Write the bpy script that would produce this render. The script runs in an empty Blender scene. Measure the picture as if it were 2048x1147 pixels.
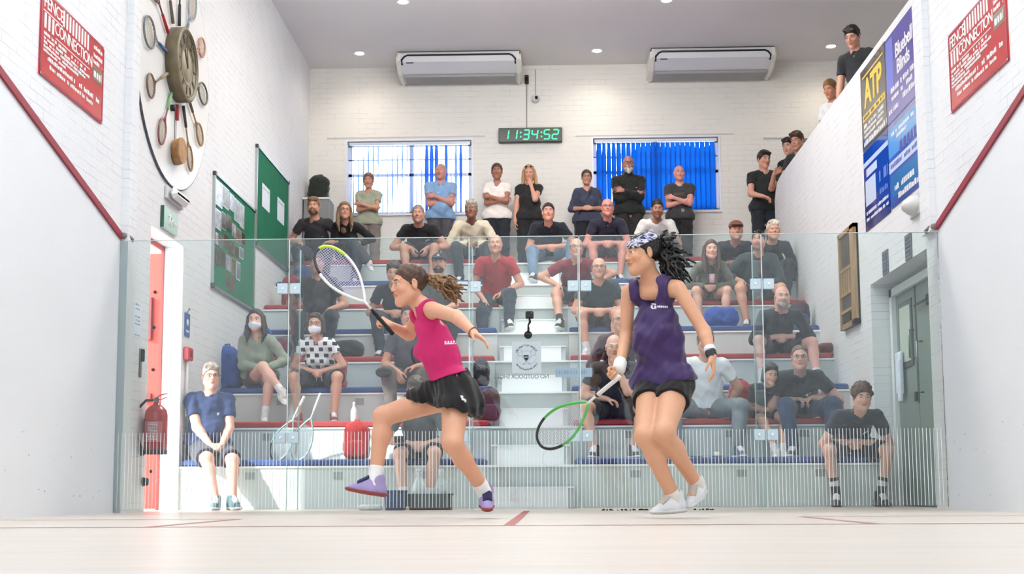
import bpy, math, random
import numpy as np
from mathutils import Matrix, Vector
random.seed(7)
C = bpy.context.scene.collection
sc = bpy.context.scene
PI = math.pi
f32 = np.float32
def V(*a): return np.array(a, float)
def unit(v):
    v = np.asarray(v, float); n = np.linalg.norm(v); return v/(n if n > 1e-9 else 1)
# ------------------------------------------------------------------ camera
FPX, YAW, PITCH, ROLL = 2548.55, .029213, .10812, .0052
CAM = V(.1788, -9.8194, .1423); SHY = 133.8
def rotm(yaw, pitch, roll):
    cy, sy = math.cos(yaw), math.sin(yaw); cp, sp = math.cos(pitch), math.sin(pitch); cr, sr = math.cos(roll), math.sin(roll)
    return np.array([[cy,-sy,0],[sy,cy,0],[0,0,1]])@np.array([[1,0,0],[0,cp,-sp],[0,sp,cp]])@np.array([[cr,0,sr],[0,1,0],[-sr,0,cr]])
RM = rotm(YAW, PITCH, ROLL)
def P(px, py, y):
    """world point seen at photo pixel (px,py) that lies y metres behind the glass wall"""
    d = RM@V((px-1024)/FPX, 1, -(py-573.5-SHY)/FPX)
    return CAM + d*(y-CAM[1])/d[1]
cam = bpy.data.objects.new('camera', bpy.data.cameras.new('camera')); C.objects.link(cam)
m4 = Matrix.Identity(4)
for i in range(3):
    m4[i][0] = RM[i,0]; m4[i][1] = RM[i,2]; m4[i][2] = -RM[i,1]; m4[i][3] = CAM[i]
cam.matrix_world = m4
cam.data.sensor_width = 36; cam.data.lens = FPX/2048*36; cam.data.shift_y = SHY/2048; cam.data.clip_start = .05
sc.camera = cam
# ------------------------------------------------------------------ materials
MATS = {}
def lin(c):
    return tuple((x/12.92 if x <= .04045 else ((x+.055)/1.055)**2.4) for x in c)
def mat(name, rgb=(.8,.8,.8), rough=.5, metal=0, var=0, vscale=8, bump=0, bscale=60, emit=None, estr=1, srgb=True, coat=0, sheen=0, trans=0, aniso=None, sss=0):
    if name in MATS: return MATS[name]
    m = bpy.data.materials.new(name); m.use_nodes = True; nt = m.node_tree; b = nt.nodes['Principled BSDF']
    c = lin(rgb) if srgb else rgb
    b.inputs['Base Color'].default_value = (*c, 1); b.inputs['Roughness'].default_value = rough; b.inputs['Metallic'].default_value = metal
    b.inputs['Coat Weight'].default_value = coat; b.inputs['Sheen Weight'].default_value = sheen
    b.inputs['Transmission Weight'].default_value = trans
    if sss: b.inputs['Subsurface Weight'].default_value = sss; b.inputs['Subsurface Radius'].default_value = (.02,.008,.004); b.inputs['Subsurface Scale'].default_value = .5
    if emit: b.inputs['Emission Color'].default_value = (*lin(emit), 1); b.inputs['Emission Strength'].default_value = estr
    if var or bump:
        tc = nt.nodes.new('ShaderNodeTexCoord')
        mp = nt.nodes.new('ShaderNodeMapping'); nt.links.new(tc.outputs['Object'], mp.inputs[0])
        if aniso: mp.inputs['Scale'].default_value = aniso
    if var:
        n = nt.nodes.new('ShaderNodeTexNoise'); n.inputs['Scale'].default_value = vscale; n.inputs['Detail'].default_value = 5
        nt.links.new(mp.outputs[0], n.inputs[0])
        r = nt.nodes.new('ShaderNodeValToRGB'); r.color_ramp.elements[0].position = .3; r.color_ramp.elements[1].position = .7
        r.color_ramp.elements[0].color = (*[max(0,x*(1-var)) for x in c], 1); r.color_ramp.elements[1].color = (*[min(1,x*(1+var)) for x in c], 1)
        nt.links.new(n.outputs[0], r.inputs[0]); nt.links.new(r.outputs[0], b.inputs['Base Color'])
    if bump:
        n = nt.nodes.new('ShaderNodeTexNoise'); n.inputs['Scale'].default_value = bscale; n.inputs['Detail'].default_value = 3
        nt.links.new(mp.outputs[0], n.inputs[0])
        bp = nt.nodes.new('ShaderNodeBump'); bp.inputs['Strength'].default_value = bump; bp.inputs['Distance'].default_value = .01
        nt.links.new(n.outputs[0], bp.inputs['Height']); nt.links.new(bp.outputs[0], b.inputs['Normal'])
    MATS[name] = m; return m
def cloth(rgb, rough=.85):
    k = 'cloth_%02d_%02d_%02d' % tuple(int(x*99) for x in rgb)
    return mat(k, rgb, rough, var=.10, vscale=9, bump=.35, bscale=22, sheen=.15)
# ------------------------------------------------------------------ objects
def link(o, parent=None):
    C.objects.link(o)
    if parent is not None: o.parent = parent
    return o
def tag(o, label=None, cat=None, group=None, kind=None):
    if label: o['label'] = label
    if cat: o['category'] = cat
    if group: o['group'] = group
    if kind: o['kind'] = kind
    return o
def thing(name, label, cat, loc=(0,0,0), group=None, rot=None):
    o = bpy.data.objects.new(name, None); o.empty_display_size = .1; C.objects.link(o)
    o.location = [float(x) for x in loc]
    if rot is not None: o.rotation_euler = rot
    return tag(o, label, cat, group)
def np_mesh(name, verts, quads, smooth=True, nper=4):
    me = bpy.data.meshes.new(name); nv, nf = len(verts), len(quads)
    me.vertices.add(nv); me.vertices.foreach_set('co', np.ascontiguousarray(verts, dtype=f32).ravel())
    me.loops.add(nf*nper); me.loops.foreach_set('vertex_index', np.ascontiguousarray(quads, dtype=np.int32).ravel())
    me.polygons.add(nf); me.polygons.foreach_set('loop_start', np.arange(0, nf*nper, nper, dtype=np.int32))
    me.polygons.foreach_set('loop_total', np.full(nf, nper, dtype=np.int32))
    me.polygons.foreach_set('use_smooth', np.full(nf, smooth, dtype=bool))
    me.update(calc_edges=True); return me
class MB:
    def __init__(s): s.v = []; s.f = []; s.sm = []; s.mi = []; s.cur = 0
    def add(s, vs, fs, smooth=False):
        o = len(s.v); s.v += [tuple(float(c) for c in v) for v in vs]
        for f in fs: s.f.append([i+o for i in f]); s.sm.append(smooth); s.mi.append(s.cur)
        return s
    def box(s, a, b, M=None, bev=0):
        x0,y0,z0 = [min(p,q) for p,q in zip(a,b)]; x1,y1,z1 = [max(p,q) for p,q in zip(a,b)]
        if bev:
            e = min(bev, (x1-x0)/2.01, (y1-y0)/2.01, (z1-z0)/2.01); vs = []
            for z,zi in ((z0,0),(z0+e,1),(z1-e,1),(z1,0)):
                i = 0 if zi else e
                r = e*.45
                for (x,y) in ((x0+i+e,y0+i),(x1-i-e,y0+i),(x1-i,y0+i+e),(x1-i,y1-i-e),(x1-i-e,y1-i),(x0+i+e,y1-i),(x0+i,y1-i-e),(x0+i,y0+i+e)):
                    vs.append((x,y,z))
            fs = [list(range(7,-1,-1)), list(range(24,32))]
            for k in range(3):
                for j in range(8): fs.append([k*8+j, k*8+(j+1)%8, (k+1)*8+(j+1)%8, (k+1)*8+j])
        else:
            vs = [(x0,y0,z0),(x1,y0,z0),(x1,y1,z0),(x0,y1,z0),(x0,y0,z1),(x1,y0,z1),(x1,y1,z1),(x0,y1,z1)]
            fs = [(0,3,2,1),(4,5,6,7),(0,1,5,4),(1,2,6,5),(2,3,7,6),(3,0,4,7)]
        if M is not None: vs = [tuple(M@Vector(v)) for v in vs]
        return s.add(vs, fs)
    def prism(s, poly, z0, z1, M=None):
        n = len(poly); vs = [(x,y,z0) for x,y in poly]+[(x,y,z1) for x,y in poly]
        if M is not None: vs = [tuple(M@Vector(v)) for v in vs]
        return s.add(vs, [list(range(n-1,-1,-1)), list(range(n,2*n))]+[[i,(i+1)%n,n+(i+1)%n,n+i] for i in range(n)])
    def tube(s, pts, r, n=10, closed=False, caps=True, flat=1):
        pts = [np.asarray(p, float) for p in pts]; m = len(pts); rs = r if hasattr(r,'__len__') else [r]*m
        vs = []; up = None
        for i,p in enumerate(pts):
            a = pts[(i-1)%m] if (closed or i) else p; b = pts[(i+1)%m] if (closed or i < m-1) else p
            t = unit(b-a)
            if up is None:
                up = V(0,0,1) if abs(t[2]) < .9 else V(1,0,0)
            x = unit(np.cross(up,t)); y = np.cross(t,x); up = y
            for k in range(n):
                an = 2*PI*k/n; vs.append(p+rs[i]*(math.cos(an)*x+flat*math.sin(an)*y))
        fs = []
        for i in range(m if closed else m-1):
            for k in range(n): fs.append([i*n+k, i*n+(k+1)%n, ((i+1)%m)*n+(k+1)%n, ((i+1)%m)*n+k])
        if caps and not closed: fs += [list(range(n-1,-1,-1)), list(range((m-1)*n, m*n))]
        return s.add(vs, fs, True)
    def lathe(s, prof, n=24, M=None):
        vs = [(r*math.cos(2*PI*k/n), r*math.sin(2*PI*k/n), z) for r,z in prof for k in range(n)]
        if M is not None: vs = [tuple(M@Vector(v)) for v in vs]
        fs = [[i*n+k, i*n+(k+1)%n, (i+1)*n+(k+1)%n, (i+1)*n+k] for i in range(len(prof)-1) for k in range(n)]
        if prof[0][0] > 1e-6: fs.append(list(range(n-1,-1,-1)))
        if prof[-1][0] > 1e-6: fs.append([(len(prof)-1)*n+k for k in range(n)])
        return s.add(vs, fs, True)
    def build(s, name, m, parent=None, loc=None, base=None):
        me = bpy.data.meshes.new(name)
        vs = s.v if base is None else [(x-base[0], y-base[1], z-base[2]) for x,y,z in s.v]
        me.from_pydata(vs, [], s.f); me.polygons.foreach_set('use_smooth', s.sm)
        ms = m if isinstance(m, (list,tuple)) else [m]
        for q in ms: me.materials.append(q)
        if len(ms) > 1: me.polygons.foreach_set('material_index', s.mi)
        me.update()
        o = bpy.data.objects.new(name, me); link(o, parent)
        if loc is not None: o.location = loc
        return o
def struct(name, mb, m): return tag(mb.build(name, m), kind='structure')
def text_data(s, size, ext=.001, align='CENTER', space=1, bold=0, mirror=False):
    cu = bpy.data.curves.new('t', 'FONT'); cu.body = s; cu.size = size; cu.extrude = ext; cu.align_x = align; cu.align_y = 'CENTER'
    cu.space_character = space; cu.offset = bold
    o = bpy.data.objects.new('t', cu); C.objects.link(o); dg = bpy.context.evaluated_depsgraph_get()
    me = bpy.data.meshes.new_from_object(o.evaluated_get(dg)); C.objects.unlink(o); bpy.data.objects.remove(o); bpy.data.curves.remove(cu)
    return me
def text(name, s, size, M, m, parent, **k):
    me = text_data(s, size, **k); me.transform(M); me.materials.clear(); me.materials.append(m); me.name = name
    return link(bpy.data.objects.new(name, me), parent)
# frames: text lying on left wall (faces +x), right wall (faces -x), back (faces -y)
def MW(side, x, y, z):
    if side == 'L': return Matrix(((0,0,1,x),(1,0,0,y),(0,1,0,z),(0,0,0,1)))
    if side == 'R': return Matrix(((0,0,-1,x),(-1,0,0,y),(0,1,0,z),(0,0,0,1)))
    if side == 'B': return Matrix(((1,0,0,x),(0,0,-1,y),(0,1,0,z),(0,0,0,1)))
# ------------------------------------------------------------------ implicit surfaces
class Prim:
    def __init__(s, lo, hi, fn, k=.02, op='+'): s.lo, s.hi, s.fn, s.k, s.op = np.array(lo), np.array(hi), fn, k, op
def rc(a, b, ra, rb=None, flat=None, k=.02, op='+', cuts=()):
    a = np.asarray(a, float); b = np.asarray(b, float); rb = ra if rb is None else rb; R = max(ra, rb)
    if flat is not None:
        fd, ff = unit(flat[0]), flat[1]
        T = np.eye(3)+(ff-1)*np.outer(fd, fd)
    else: T = None; ff = 1
    ab = b-a
    abT = T@ab if T is not None else ab
    L2 = max(float(abT@abT), 1e-9); R2 = R*max(1, 1/ff)
    def fn(X, Y, Z):
        x, y, z = X-f32(a[0]), Y-f32(a[1]), Z-f32(a[2])
        if T is not None:
            t = (x*f32(fd[0])+y*f32(fd[1])+z*f32(fd[2]))*f32(ff-1)
            x, y, z = x+t*f32(fd[0]), y+t*f32(fd[1]), z+t*f32(fd[2])
        h = np.clip((x*f32(abT[0])+y*f32(abT[1])+z*f32(abT[2]))/f32(L2), 0, 1)
        d = np.sqrt((x-h*f32(abT[0]))**2+(y-h*f32(abT[1]))**2+(z-h*f32(abT[2]))**2)-(f32(ra)+f32(rb-ra)*h)
        if ff > 1: d = d/f32(ff**.5)
        for p, n in cuts: d = np.maximum(d, (X-f32(p[0]))*f32(n[0])+(Y-f32(p[1]))*f32(n[1])+(Z-f32(p[2]))*f32(n[2]))
        return d
    return Prim(np.minimum(a,b)-R2, np.maximum(a,b)+R2, fn, k, op)
def ell(c, r, R=None, k=.02, op='+', cuts=()):
    c = np.asarray(c, float); r = np.asarray(r, float); R = np.eye(3) if R is None else np.asarray(R); rm = float(r.min()); RR = float(r.max())
    ext = np.sqrt(((R*r)**2).sum(1))
    A = (R.T).astype(f32)
    def fn(X, Y, Z):
        x, y, z = X-f32(c[0]), Y-f32(c[1]), Z-f32(c[2]); s = 0; g = 0
        for i in range(3):
            q = (A[i,0]*x+A[i,1]*y+A[i,2]*z)/f32(r[i]); q2 = q*q; s = s+q2; g = g+q2/f32(r[i]**2)
        k0 = np.sqrt(s); d = k0*(k0-1)/np.sqrt(g+f32(1e-9))
        for p, n in cuts: d = np.maximum(d, (X-f32(p[0]))*f32(n[0])+(Y-f32(p[1]))*f32(n[1])+(Z-f32(p[2]))*f32(n[2]))
        return d
    return Prim(c-ext, c+ext, fn, k, op)
def rbox(c, h, r=.02, R=None, k=.01, op='+'):
    c = np.asarray(c, float); h = np.asarray(h, float); R = np.eye(3) if R is None else np.asarray(R); A = R.T.astype(f32); ext = np.abs(R)@h
    def fn(X, Y, Z):
        x, y, z = X-f32(c[0]), Y-f32(c[1]), Z-f32(c[2]); q = [np.abs(A[i,0]*x+A[i,1]*y+A[i,2]*z)-f32(h[i]-r) for i in range(3)]
        return np.sqrt(np.maximum(q[0],0)**2+np.maximum(q[1],0)**2+np.maximum(q[2],0)**2)+np.minimum(np.maximum(np.maximum(q[0],q[1]),q[2]),0)-f32(r)
    return Prim(c-ext, c+ext, fn, k, op)
def axis(lo, hi, h, fine=None):
    if fine is None: return np.arange(lo, hi+h, h).astype(f32)
    a, b, hf = fine; a, b = max(lo, a), min(hi, b)
    if b <= a: return np.arange(lo, hi+h, h).astype(f32)
    return np.unique(np.concatenate([np.linspace(lo, a, max(2, int((a-lo)/h)+1)), np.linspace(a, b, max(2, int((b-a)/hf)+1)), np.linspace(b, hi, max(2, int((hi-b)/h)+1))]).astype(f32))
def field(prims, h, fine=None, disp=None):
    add = [p for p in prims if p.op == '+']
    lo = np.min([p.lo for p in add], 0)-2.5*h-.01; hi = np.max([p.hi for p in add], 0)+2.5*h+.01
    ax = [axis(lo[i], hi[i], h, None if fine is None else (fine[0][i], fine[1][i], fine[2])) for i in range(3)]
    F = np.full([len(a) for a in ax], .06, f32)
    for p in prims:
        mg = p.k+2.2*h+.012
        sl = []
        for i in range(3):
            a = max(0, int(np.searchsorted(ax[i], p.lo[i]-mg))-1); b = min(len(ax[i]), int(np.searchsorted(ax[i], p.hi[i]+mg))+1); sl.append(slice(a, b))
        if any(s.stop-s.start < 1 for s in sl): continue
        X = ax[0][sl[0]][:,None,None]; Y = ax[1][sl[1]][None,:,None]; Z = ax[2][sl[2]][None,None,:]
        d = p.fn(X, Y, Z); G = F[sl[0], sl[1], sl[2]]; k = f32(max(p.k, 1e-4))
        if p.op == '+':
            t = np.maximum(k-np.abs(G-d), 0)/k; F[sl[0], sl[1], sl[2]] = np.minimum(G, d)-t*t*k*f32(.25)
        elif p.op == '-':
            d = -d; t = np.maximum(k-np.abs(G-d), 0)/k; F[sl[0], sl[1], sl[2]] = np.maximum(G, d)+t*t*k*f32(.25)
        elif p.op == '&':   # bounded prim used as a keep region: everything outside its box goes
            K = np.full(F.shape, .06, f32); K[sl[0], sl[1], sl[2]] = d; F = np.maximum(F, K)
    if disp is not None:
        F = F+disp(ax[0][:,None,None], ax[1][None,:,None], ax[2][None,None,:]).astype(f32)
    F[0] = F[-1] = .06; F[:,0] = F[:,-1] = .06; F[:,:,0] = F[:,:,-1] = .06
    return ax, F
def nets(ax, F):
    S = F < 0; n = [s-1 for s in F.shape]
    def corner(A, i, j, k): return A[i:i+n[0], j:j+n[1], k:k+n[2]]
    cnt = np.zeros(n, np.int8)
    for i in (0,1):
        for j in (0,1):
            for k in (0,1): cnt += corner(S, i, j, k)
    act = np.argwhere((cnt > 0) & (cnt < 8)); ii, jj, kk = act.T
    idx = np.full(n, -1, np.int32); idx[ii,jj,kk] = np.arange(len(act))
    acc = np.zeros((len(act), 3)); num = np.zeros(len(act))
    for (a, b) in [((0,0,0),(1,0,0)),((0,1,0),(1,1,0)),((0,0,1),(1,0,1)),((0,1,1),(1,1,1)),((0,0,0),(0,1,0)),((1,0,0),(1,1,0)),((0,0,1),(0,1,1)),((1,0,1),(1,1,1)),((0,0,0),(0,0,1)),((1,0,0),(1,0,1)),((0,1,0),(0,1,1)),((1,1,0),(1,1,1))]:
        fa = F[ii+a[0], jj+a[1], kk+a[2]]; fb = F[ii+b[0], jj+b[1], kk+b[2]]; m = (fa < 0) != (fb < 0)
        t = np.where(m, fa/np.where(m, fa-fb, 1), 0)
        for c, I in enumerate((ii, jj, kk)):
            ca = ax[c][I+a[c]]; cb = ax[c][I+b[c]]; acc[:,c] += np.where(m, ca+t*(cb-ca), 0)
        num += m
    verts = acc/num[:,None]; quads = []
    for c in range(3):
        sh = [slice(0, F.shape[q]) for q in range(3)]; s2 = list(sh); sh[c] = slice(0, F.shape[c]-1); s2[c] = slice(1, F.shape[c])
        A = S[tuple(sh)]; B = S[tuple(s2)]; E = np.argwhere(A != B); flip = A[tuple(E.T)]
        u, v = (c+1) % 3, (c+2) % 3
        ok = (E[:,u] > 0) & (E[:,v] > 0) & (E[:,u] < n[u]) & (E[:,v] < n[v]); E = E[ok]; flip = flip[ok]
        q = []
        for du, dv in ((1,1),(0,1),(0,0),(1,0)):
            e = E.copy(); e[:,u] -= du; e[:,v] -= dv; q.append(idx[tuple(e.T)])
        q = np.stack(q, 1); q[~flip] = q[~flip][:, ::-1]; quads.append(q)
    return verts, np.concatenate(quads)
def relax(verts, quads, it=1, w=.5):
    a = quads.ravel(); b = np.roll(quads, -1, 1).ravel(); n = len(verts)
    cnt = np.bincount(a, minlength=n)+np.bincount(b, minlength=n)
    for _ in range(it):
        s = np.stack([np.bincount(a, verts[b,c], n)+np.bincount(b, verts[a,c], n) for c in range(3)], 1)
        verts = verts*(1-w)+w*s/np.maximum(cnt, 1)[:,None]
    return verts
def solid(name, prims, m, parent=None, h=.007, fine=None, disp=None, base=None, it=1, color=None):
    ax, F = field(prims, h, fine, disp); v, q = nets(ax, F)
    if len(v) == 0: return None
    if it: v = relax(v, q, it)
    col = color(v) if color else None
    if base is not None: v = v-np.asarray(base)
    me = np_mesh(name, v, q)
    if col is not None:
        at = me.attributes.new('skin', 'FLOAT_COLOR', 'POINT'); at.data.foreach_set('color', np.concatenate([col, np.ones((len(col),1))], 1).astype(f32).ravel())
    me.materials.append(m)
    return link(bpy.data.objects.new(name, me), parent)
def wrink(amp=.004, s=1.0, seed=0):
    r = random.Random(seed); ph = [r.uniform(0, 6.28) for _ in range(6)]
    def f(X, Y, Z):
        return amp*(np.sin(X*31*s+Z*17*s+ph[0])*np.sin(Z*38*s-Y*22*s+ph[1])+.6*np.sin(X*70*s-Z*45*s+ph[2])*np.sin(Y*60*s+Z*25*s+ph[3]))
    return f
DLE = 34.; SKY = 7.; SUN = 9.; COURT = 21.5; UPF = 1.2; BENCH_FILL = 1.75; BENCH_UPFILL = 185.; EXPO = 0.
# ------------------------------------------------------------------ room shell
def wall_mat(name, ax, rgb, court=False, mortar=.90, rough=.55):
    m = bpy.data.materials.new(name); m.use_nodes = True; nt = m.node_tree; N = nt.nodes.new; L = nt.links.new; b = nt.nodes['Principled BSDF']
    b.inputs['Roughness'].default_value = rough
    tc = N('ShaderNodeTexCoord'); sp = N('ShaderNodeSeparateXYZ'); L(tc.outputs['Object'], sp.inputs[0]); cb = N('ShaderNodeCombineXYZ')
    L(sp.outputs[ax], cb.inputs[0]); L(sp.outputs[2], cb.inputs[1])
    wob = N('ShaderNodeTexNoise'); wob.inputs['Scale'].default_value = 6; L(cb.outputs[0], wob.inputs[0])
    br = N('ShaderNodeTexBrick'); br.inputs['Scale'].default_value = 1; br.inputs['Brick Width'].default_value = .225; br.inputs['Row Height'].default_value = .075
    br.inputs['Mortar Size'].default_value = .0045; br.inputs['Mortar Smooth'].default_value = .4
    mx = N('ShaderNodeMix'); mx.data_type = 'VECTOR'; mx.inputs[0].default_value = .006; L(cb.outputs[0], mx.inputs[4]); L(wob.outputs[1], mx.inputs[5]); L(mx.outputs[1], br.inputs[0])
    no = N('ShaderNodeTexNoise'); no.inputs['Scale'].default_value = 1.7; no.inputs['Detail'].default_value = 8; L(cb.outputs[0], no.inputs[0])
    pat = N('ShaderNodeTexNoise'); pat.inputs['Scale'].default_value = 3.5; pat.inputs['Detail'].default_value = 4; L(cb.outputs[0], pat.inputs[0])
    rp = N('ShaderNodeMapRange'); rp.inputs[1].default_value = .42; rp.inputs[2].default_value = .62; L(pat.outputs[0], rp.inputs[0])
    fac = N('ShaderNodeMath'); fac.operation = 'MULTIPLY'; L(br.outputs['Fac'], fac.inputs[0]); L(rp.outputs[0], fac.inputs[1])
    last = fac.outputs[0]; hb = br.outputs['Fac']
    if court:   # smooth plaster under the out line, painted brick above it
        a = N('ShaderNodeMath'); a.operation = 'MULTIPLY_ADD'; a.inputs[1].default_value = .25; L(sp.outputs[1], a.inputs[0]); L(sp.outputs[2], a.inputs[2])
        g = N('ShaderNodeMath'); g.operation = 'GREATER_THAN'; g.inputs[1].default_value = 2.15; L(a.outputs[0], g.inputs[0])
        q = N('ShaderNodeMath'); q.operation = 'MULTIPLY'; L(last, q.inputs[0]); L(g.outputs[0], q.inputs[1]); last = q.outputs[0]
        q = N('ShaderNodeMath'); q.operation = 'MULTIPLY'; L(hb, q.inputs[0]); L(g.outputs[0], q.inputs[1]); hb = q.outputs[0]
    c = lin(rgb)
    r1 = N('ShaderNodeMix'); r1.data_type = 'RGBA'; L(no.outputs[0], r1.inputs[0]); r1.inputs[6].default_value = (*[x*.965 for x in c],1); r1.inputs[7].default_value = (*[min(1,x*1.02) for x in c],1)
    r2 = N('ShaderNodeMix'); r2.data_type = 'RGBA'; L(last, r2.inputs[0]); L(r1.outputs[2], r2.inputs[6]); r2.inputs[7].default_value = (*[x*(1-(1-mortar)*2.3) for x in c],1)
    L(r2.outputs[2], b.inputs['Base Color'])
    fine = N('ShaderNodeTexNoise'); fine.inputs['Scale'].default_value = 45; L(cb.outputs[0], fine.inputs[0])
    hh = N('ShaderNodeMath'); hh.operation = 'MULTIPLY_ADD'; hh.inputs[1].default_value = -1; L(hb, hh.inputs[0])
    f2 = N('ShaderNodeMath'); f2.operation = 'MULTIPLY'; f2.inputs[1].default_value = .5; L(fine.outputs[0], f2.inputs[0]); L(f2.outputs[0], hh.inputs[2])
    bp = N('ShaderNodeBump'); bp.inputs['Strength'].default_value = .35; bp.inputs['Distance'].default_value = .006; L(hh.outputs[0], bp.inputs['Height']); L(bp.outputs[0], b.inputs['Normal'])
    return m
wm_side = wall_mat('white_painted_brick_side', 1, (.91,.915,.92)); wm_court = wall_mat('white_court_wall', 1, (.915,.925,.935), court=True)
wm_back = wall_mat('white_painted_brick_back', 0, (.93,.92,.90), mortar=.93)
white = mat('white_paint', (.93,.93,.93), .45); plaster = mat('ceiling_plaster', (.92,.915,.92), .8, var=.02, vscale=1)
CZ = 6.17; YB = 7.76
def floor_mat():
    m = bpy.data.materials.new('pale_maple_boards'); m.use_nodes = True; nt = m.node_tree; N = nt.nodes.new; L = nt.links.new; b = nt.nodes['Principled BSDF']
    tc = N('ShaderNodeTexCoord'); sp = N('ShaderNodeSeparateXYZ'); L(tc.outputs['Object'], sp.inputs[0]); cb = N('ShaderNodeCombineXYZ'); L(sp.outputs[0], cb.inputs[0]); L(sp.outputs[1], cb.inputs[1])
    br = N('ShaderNodeTexBrick'); br.inputs['Brick Width'].default_value = 2.1; br.inputs['Row Height'].default_value = .07; br.inputs['Mortar Size'].default_value = .0008; br.inputs['Scale'].default_value = 1
    br.inputs['Color1'].default_value = (*lin((.85,.81,.765)),1); br.inputs['Color2'].default_value = (*lin((.87,.835,.79)),1); br.inputs['Mortar'].default_value = (*lin((.81,.76,.70)),1)
    L(cb.outputs[0], br.inputs[0])
    mp = N('ShaderNodeMapping'); mp.inputs['Scale'].default_value = (1.2,2.5,1); L(tc.outputs['Object'], mp.inputs[0])
    n = N('ShaderNodeTexNoise'); n.inputs['Scale'].default_value = 2; n.inputs['Detail'].default_value = 6; L(mp.outputs[0], n.inputs[0])
    mx = N('ShaderNodeMix'); mx.data_type = 'RGBA'; mx.blend_type = 'MULTIPLY'; mx.inputs[0].default_value = .16; L(br.outputs[0], mx.inputs[6]); L(n.outputs[0], mx.inputs[7]); L(mx.outputs[2], b.inputs['Base Color'])
    b.inputs['Roughness'].default_value = .38; return m
fm = floor_mat()
struct('floor', MB().box((-5.4,-9.95,-.1),(5.4,8,0)), fm)
struct('ceiling', MB().box((-3.4,-10.1,CZ),(5.4,8,CZ+.15)), plaster)
w = MB()
w.box((-3.45,-10.1,0),(-3.2,.0,CZ)); struct('wall_left_court', w, wm_court)
w = MB(); w.box((-3.4,0,0),(-3.2,.76,CZ)); w.box((-3.4,1.72,0),(-3.2,8,CZ)); w.box((-3.4,.76,2.42),(-3.2,1.72,CZ)); struct('wall_left', w, wm_side)
w = MB(); w.box((3.2,-10.1,0),(3.45,0,CZ)); struct('wall_right_court', w, wm_court)
# right wall behind the glass: ends under the gallery rail, doorway recess
w = MB(); D0, D1, DZ = .3, 2.1, 2.06
w.box((3.2,0,0),(3.5,D0,4.2)); w.box((3.2,D0,DZ),(3.5,D1,4.2)); w.box((3.2,D1,0),(3.35,6.93,3.0)); w.box((3.35,D1,0),(3.5,6.93,2.9))
poly = [(D1,3.0),(6.93,3.0),(6.93,3.98),(6.84,4.10),(6.70,4.18),(6.5,4.205),(D1,4.2)]
M_ = Matrix(((0,0,1,0),(1,0,0,0),(0,1,0,0),(0,0,0,1)))
w.prism(poly, 3.2, 3.33, M_); struct('wall_right', w, wm_side)
# back wall with two windows
WN = [(-2.655,-.894),(.825,2.586)]; WZ0, WZ1 = 4.05, 5.10
w = MB(); xs = [-3.4]+[v for p in WN for v in p]+[5.4]
for i in range(0, 6, 2): w.box((xs[i],YB,0),(xs[i+1],YB+.28,CZ))
for a, b in WN: w.box((a,YB,0),(b,YB+.28,WZ0)); w.box((a,YB,WZ1),(b,YB+.28,CZ))
struct('wall_back', w, wm_back)
struct('wall_front', MB().box((-3.45,-10.2,0),(3.45,-9.95,CZ)), mat('front_wall_paint',(.95,.95,.96),.5))
struct('wall_gallery', MB().box((5.2,0,2.9),(5.4,8,CZ)).box((3.45,-.25,0),(5.4,0,CZ)).box((3.5,0,2.88),(5.2,7.76,2.99)), white)
for sx in (-1, 1):   # court wall end piers that stand proud of the brickwork
    w = MB(); w.box((sx*3.2,0.02,0 if sx<0 else 2.1),(sx*3.145,.2,CZ)) if sx < 0 else w.box((3.2,.02,2.15),(3.15,.27,CZ))
    struct('trim_%d' % (2 if sx < 0 else 3), w, wm_court)
    o = MB(); L_ = 9.8
    for zz, th in ((0, .05),):
        y0, y1 = -.02, -L_; z0, z1 = 2.14-.25*y0, 2.14-.25*y1; xi = sx*3.2
        pts = [(y0,z0),(y1,z1),(y1,z1+.055),(y0,z0+.055)]
        o.prism(pts, min(xi, xi-sx*.018), max(xi, xi-sx*.018), Matrix(((0,0,1,0),(1,0,0,0),(0,1,0,0),(0,0,0,1))))
    struct('trim_%d' % (4 if sx < 0 else 5), o, mat('out_line_red', (.55,.13,.20), .45))
    e = MB(); e.tube([(sx*3.185,-.02,2.17),(sx*3.17,.05,2.185),(sx*3.15,.13,2.16)], [.026,.024,.02], 8)
    tag(e.build('line_end_cap', mat('cap_grey',(.5,.43,.44),.5)), '%s grey end cap closing the red out line at the glass' % ('left' if sx<0 else 'right'), 'end cap')
# floor markings
red = mat('line_red', (.62,.30,.28), .5)
fl = MB(); z = .0015
for a, b in (((-3.2,-4.31),(3.2,-4.26)),((-1.6,-4.26),(-1.55,-2.66)),((1.55,-4.26),(1.6,-2.66)),((-3.2,-2.66),(-1.55,-2.61)),((1.55,-2.66),(3.2,-2.61))):
    fl.add([(a[0],a[1],z),(b[0],a[1],z),(b[0],b[1],z),(a[0],b[1],z)], [(0,1,2,3)])
struct('trim_6', fl, mat('line_faded', (.70,.52,.49), .5))
struct('trim_9', MB().add([(-.025,-4.26,.0015),(.025,-4.26,.0015),(.025,-.01,.0015),(-.025,-.01,.0015)], [(0,1,2,3)]), red)
# scuffs on the plaster
sc_ = MB(); r = random.Random(3)
for i in range(26):
    sx = r.choice((-1,-1,1)); y = -r.uniform(.1,2.2); zz = r.uniform(.10,.62); w_ = r.uniform(.002,.006)
    sc_.lathe([(0,0),(w_,0),(w_*.6,.0015)], 8, Matrix.Translation((sx*3.1995,y,zz))@Matrix.Rotation(-sx*PI/2,4,'Y')@Matrix.Scale(r.uniform(1,2.2),4,(0,1,0)))
tag(sc_.build('ball_marks', mat('ball_mark_grey',(.70,.70,.73),.8)), kind='stuff', label='small grey ball marks scattered on the lower white court walls', cat='ball marks')
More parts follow.
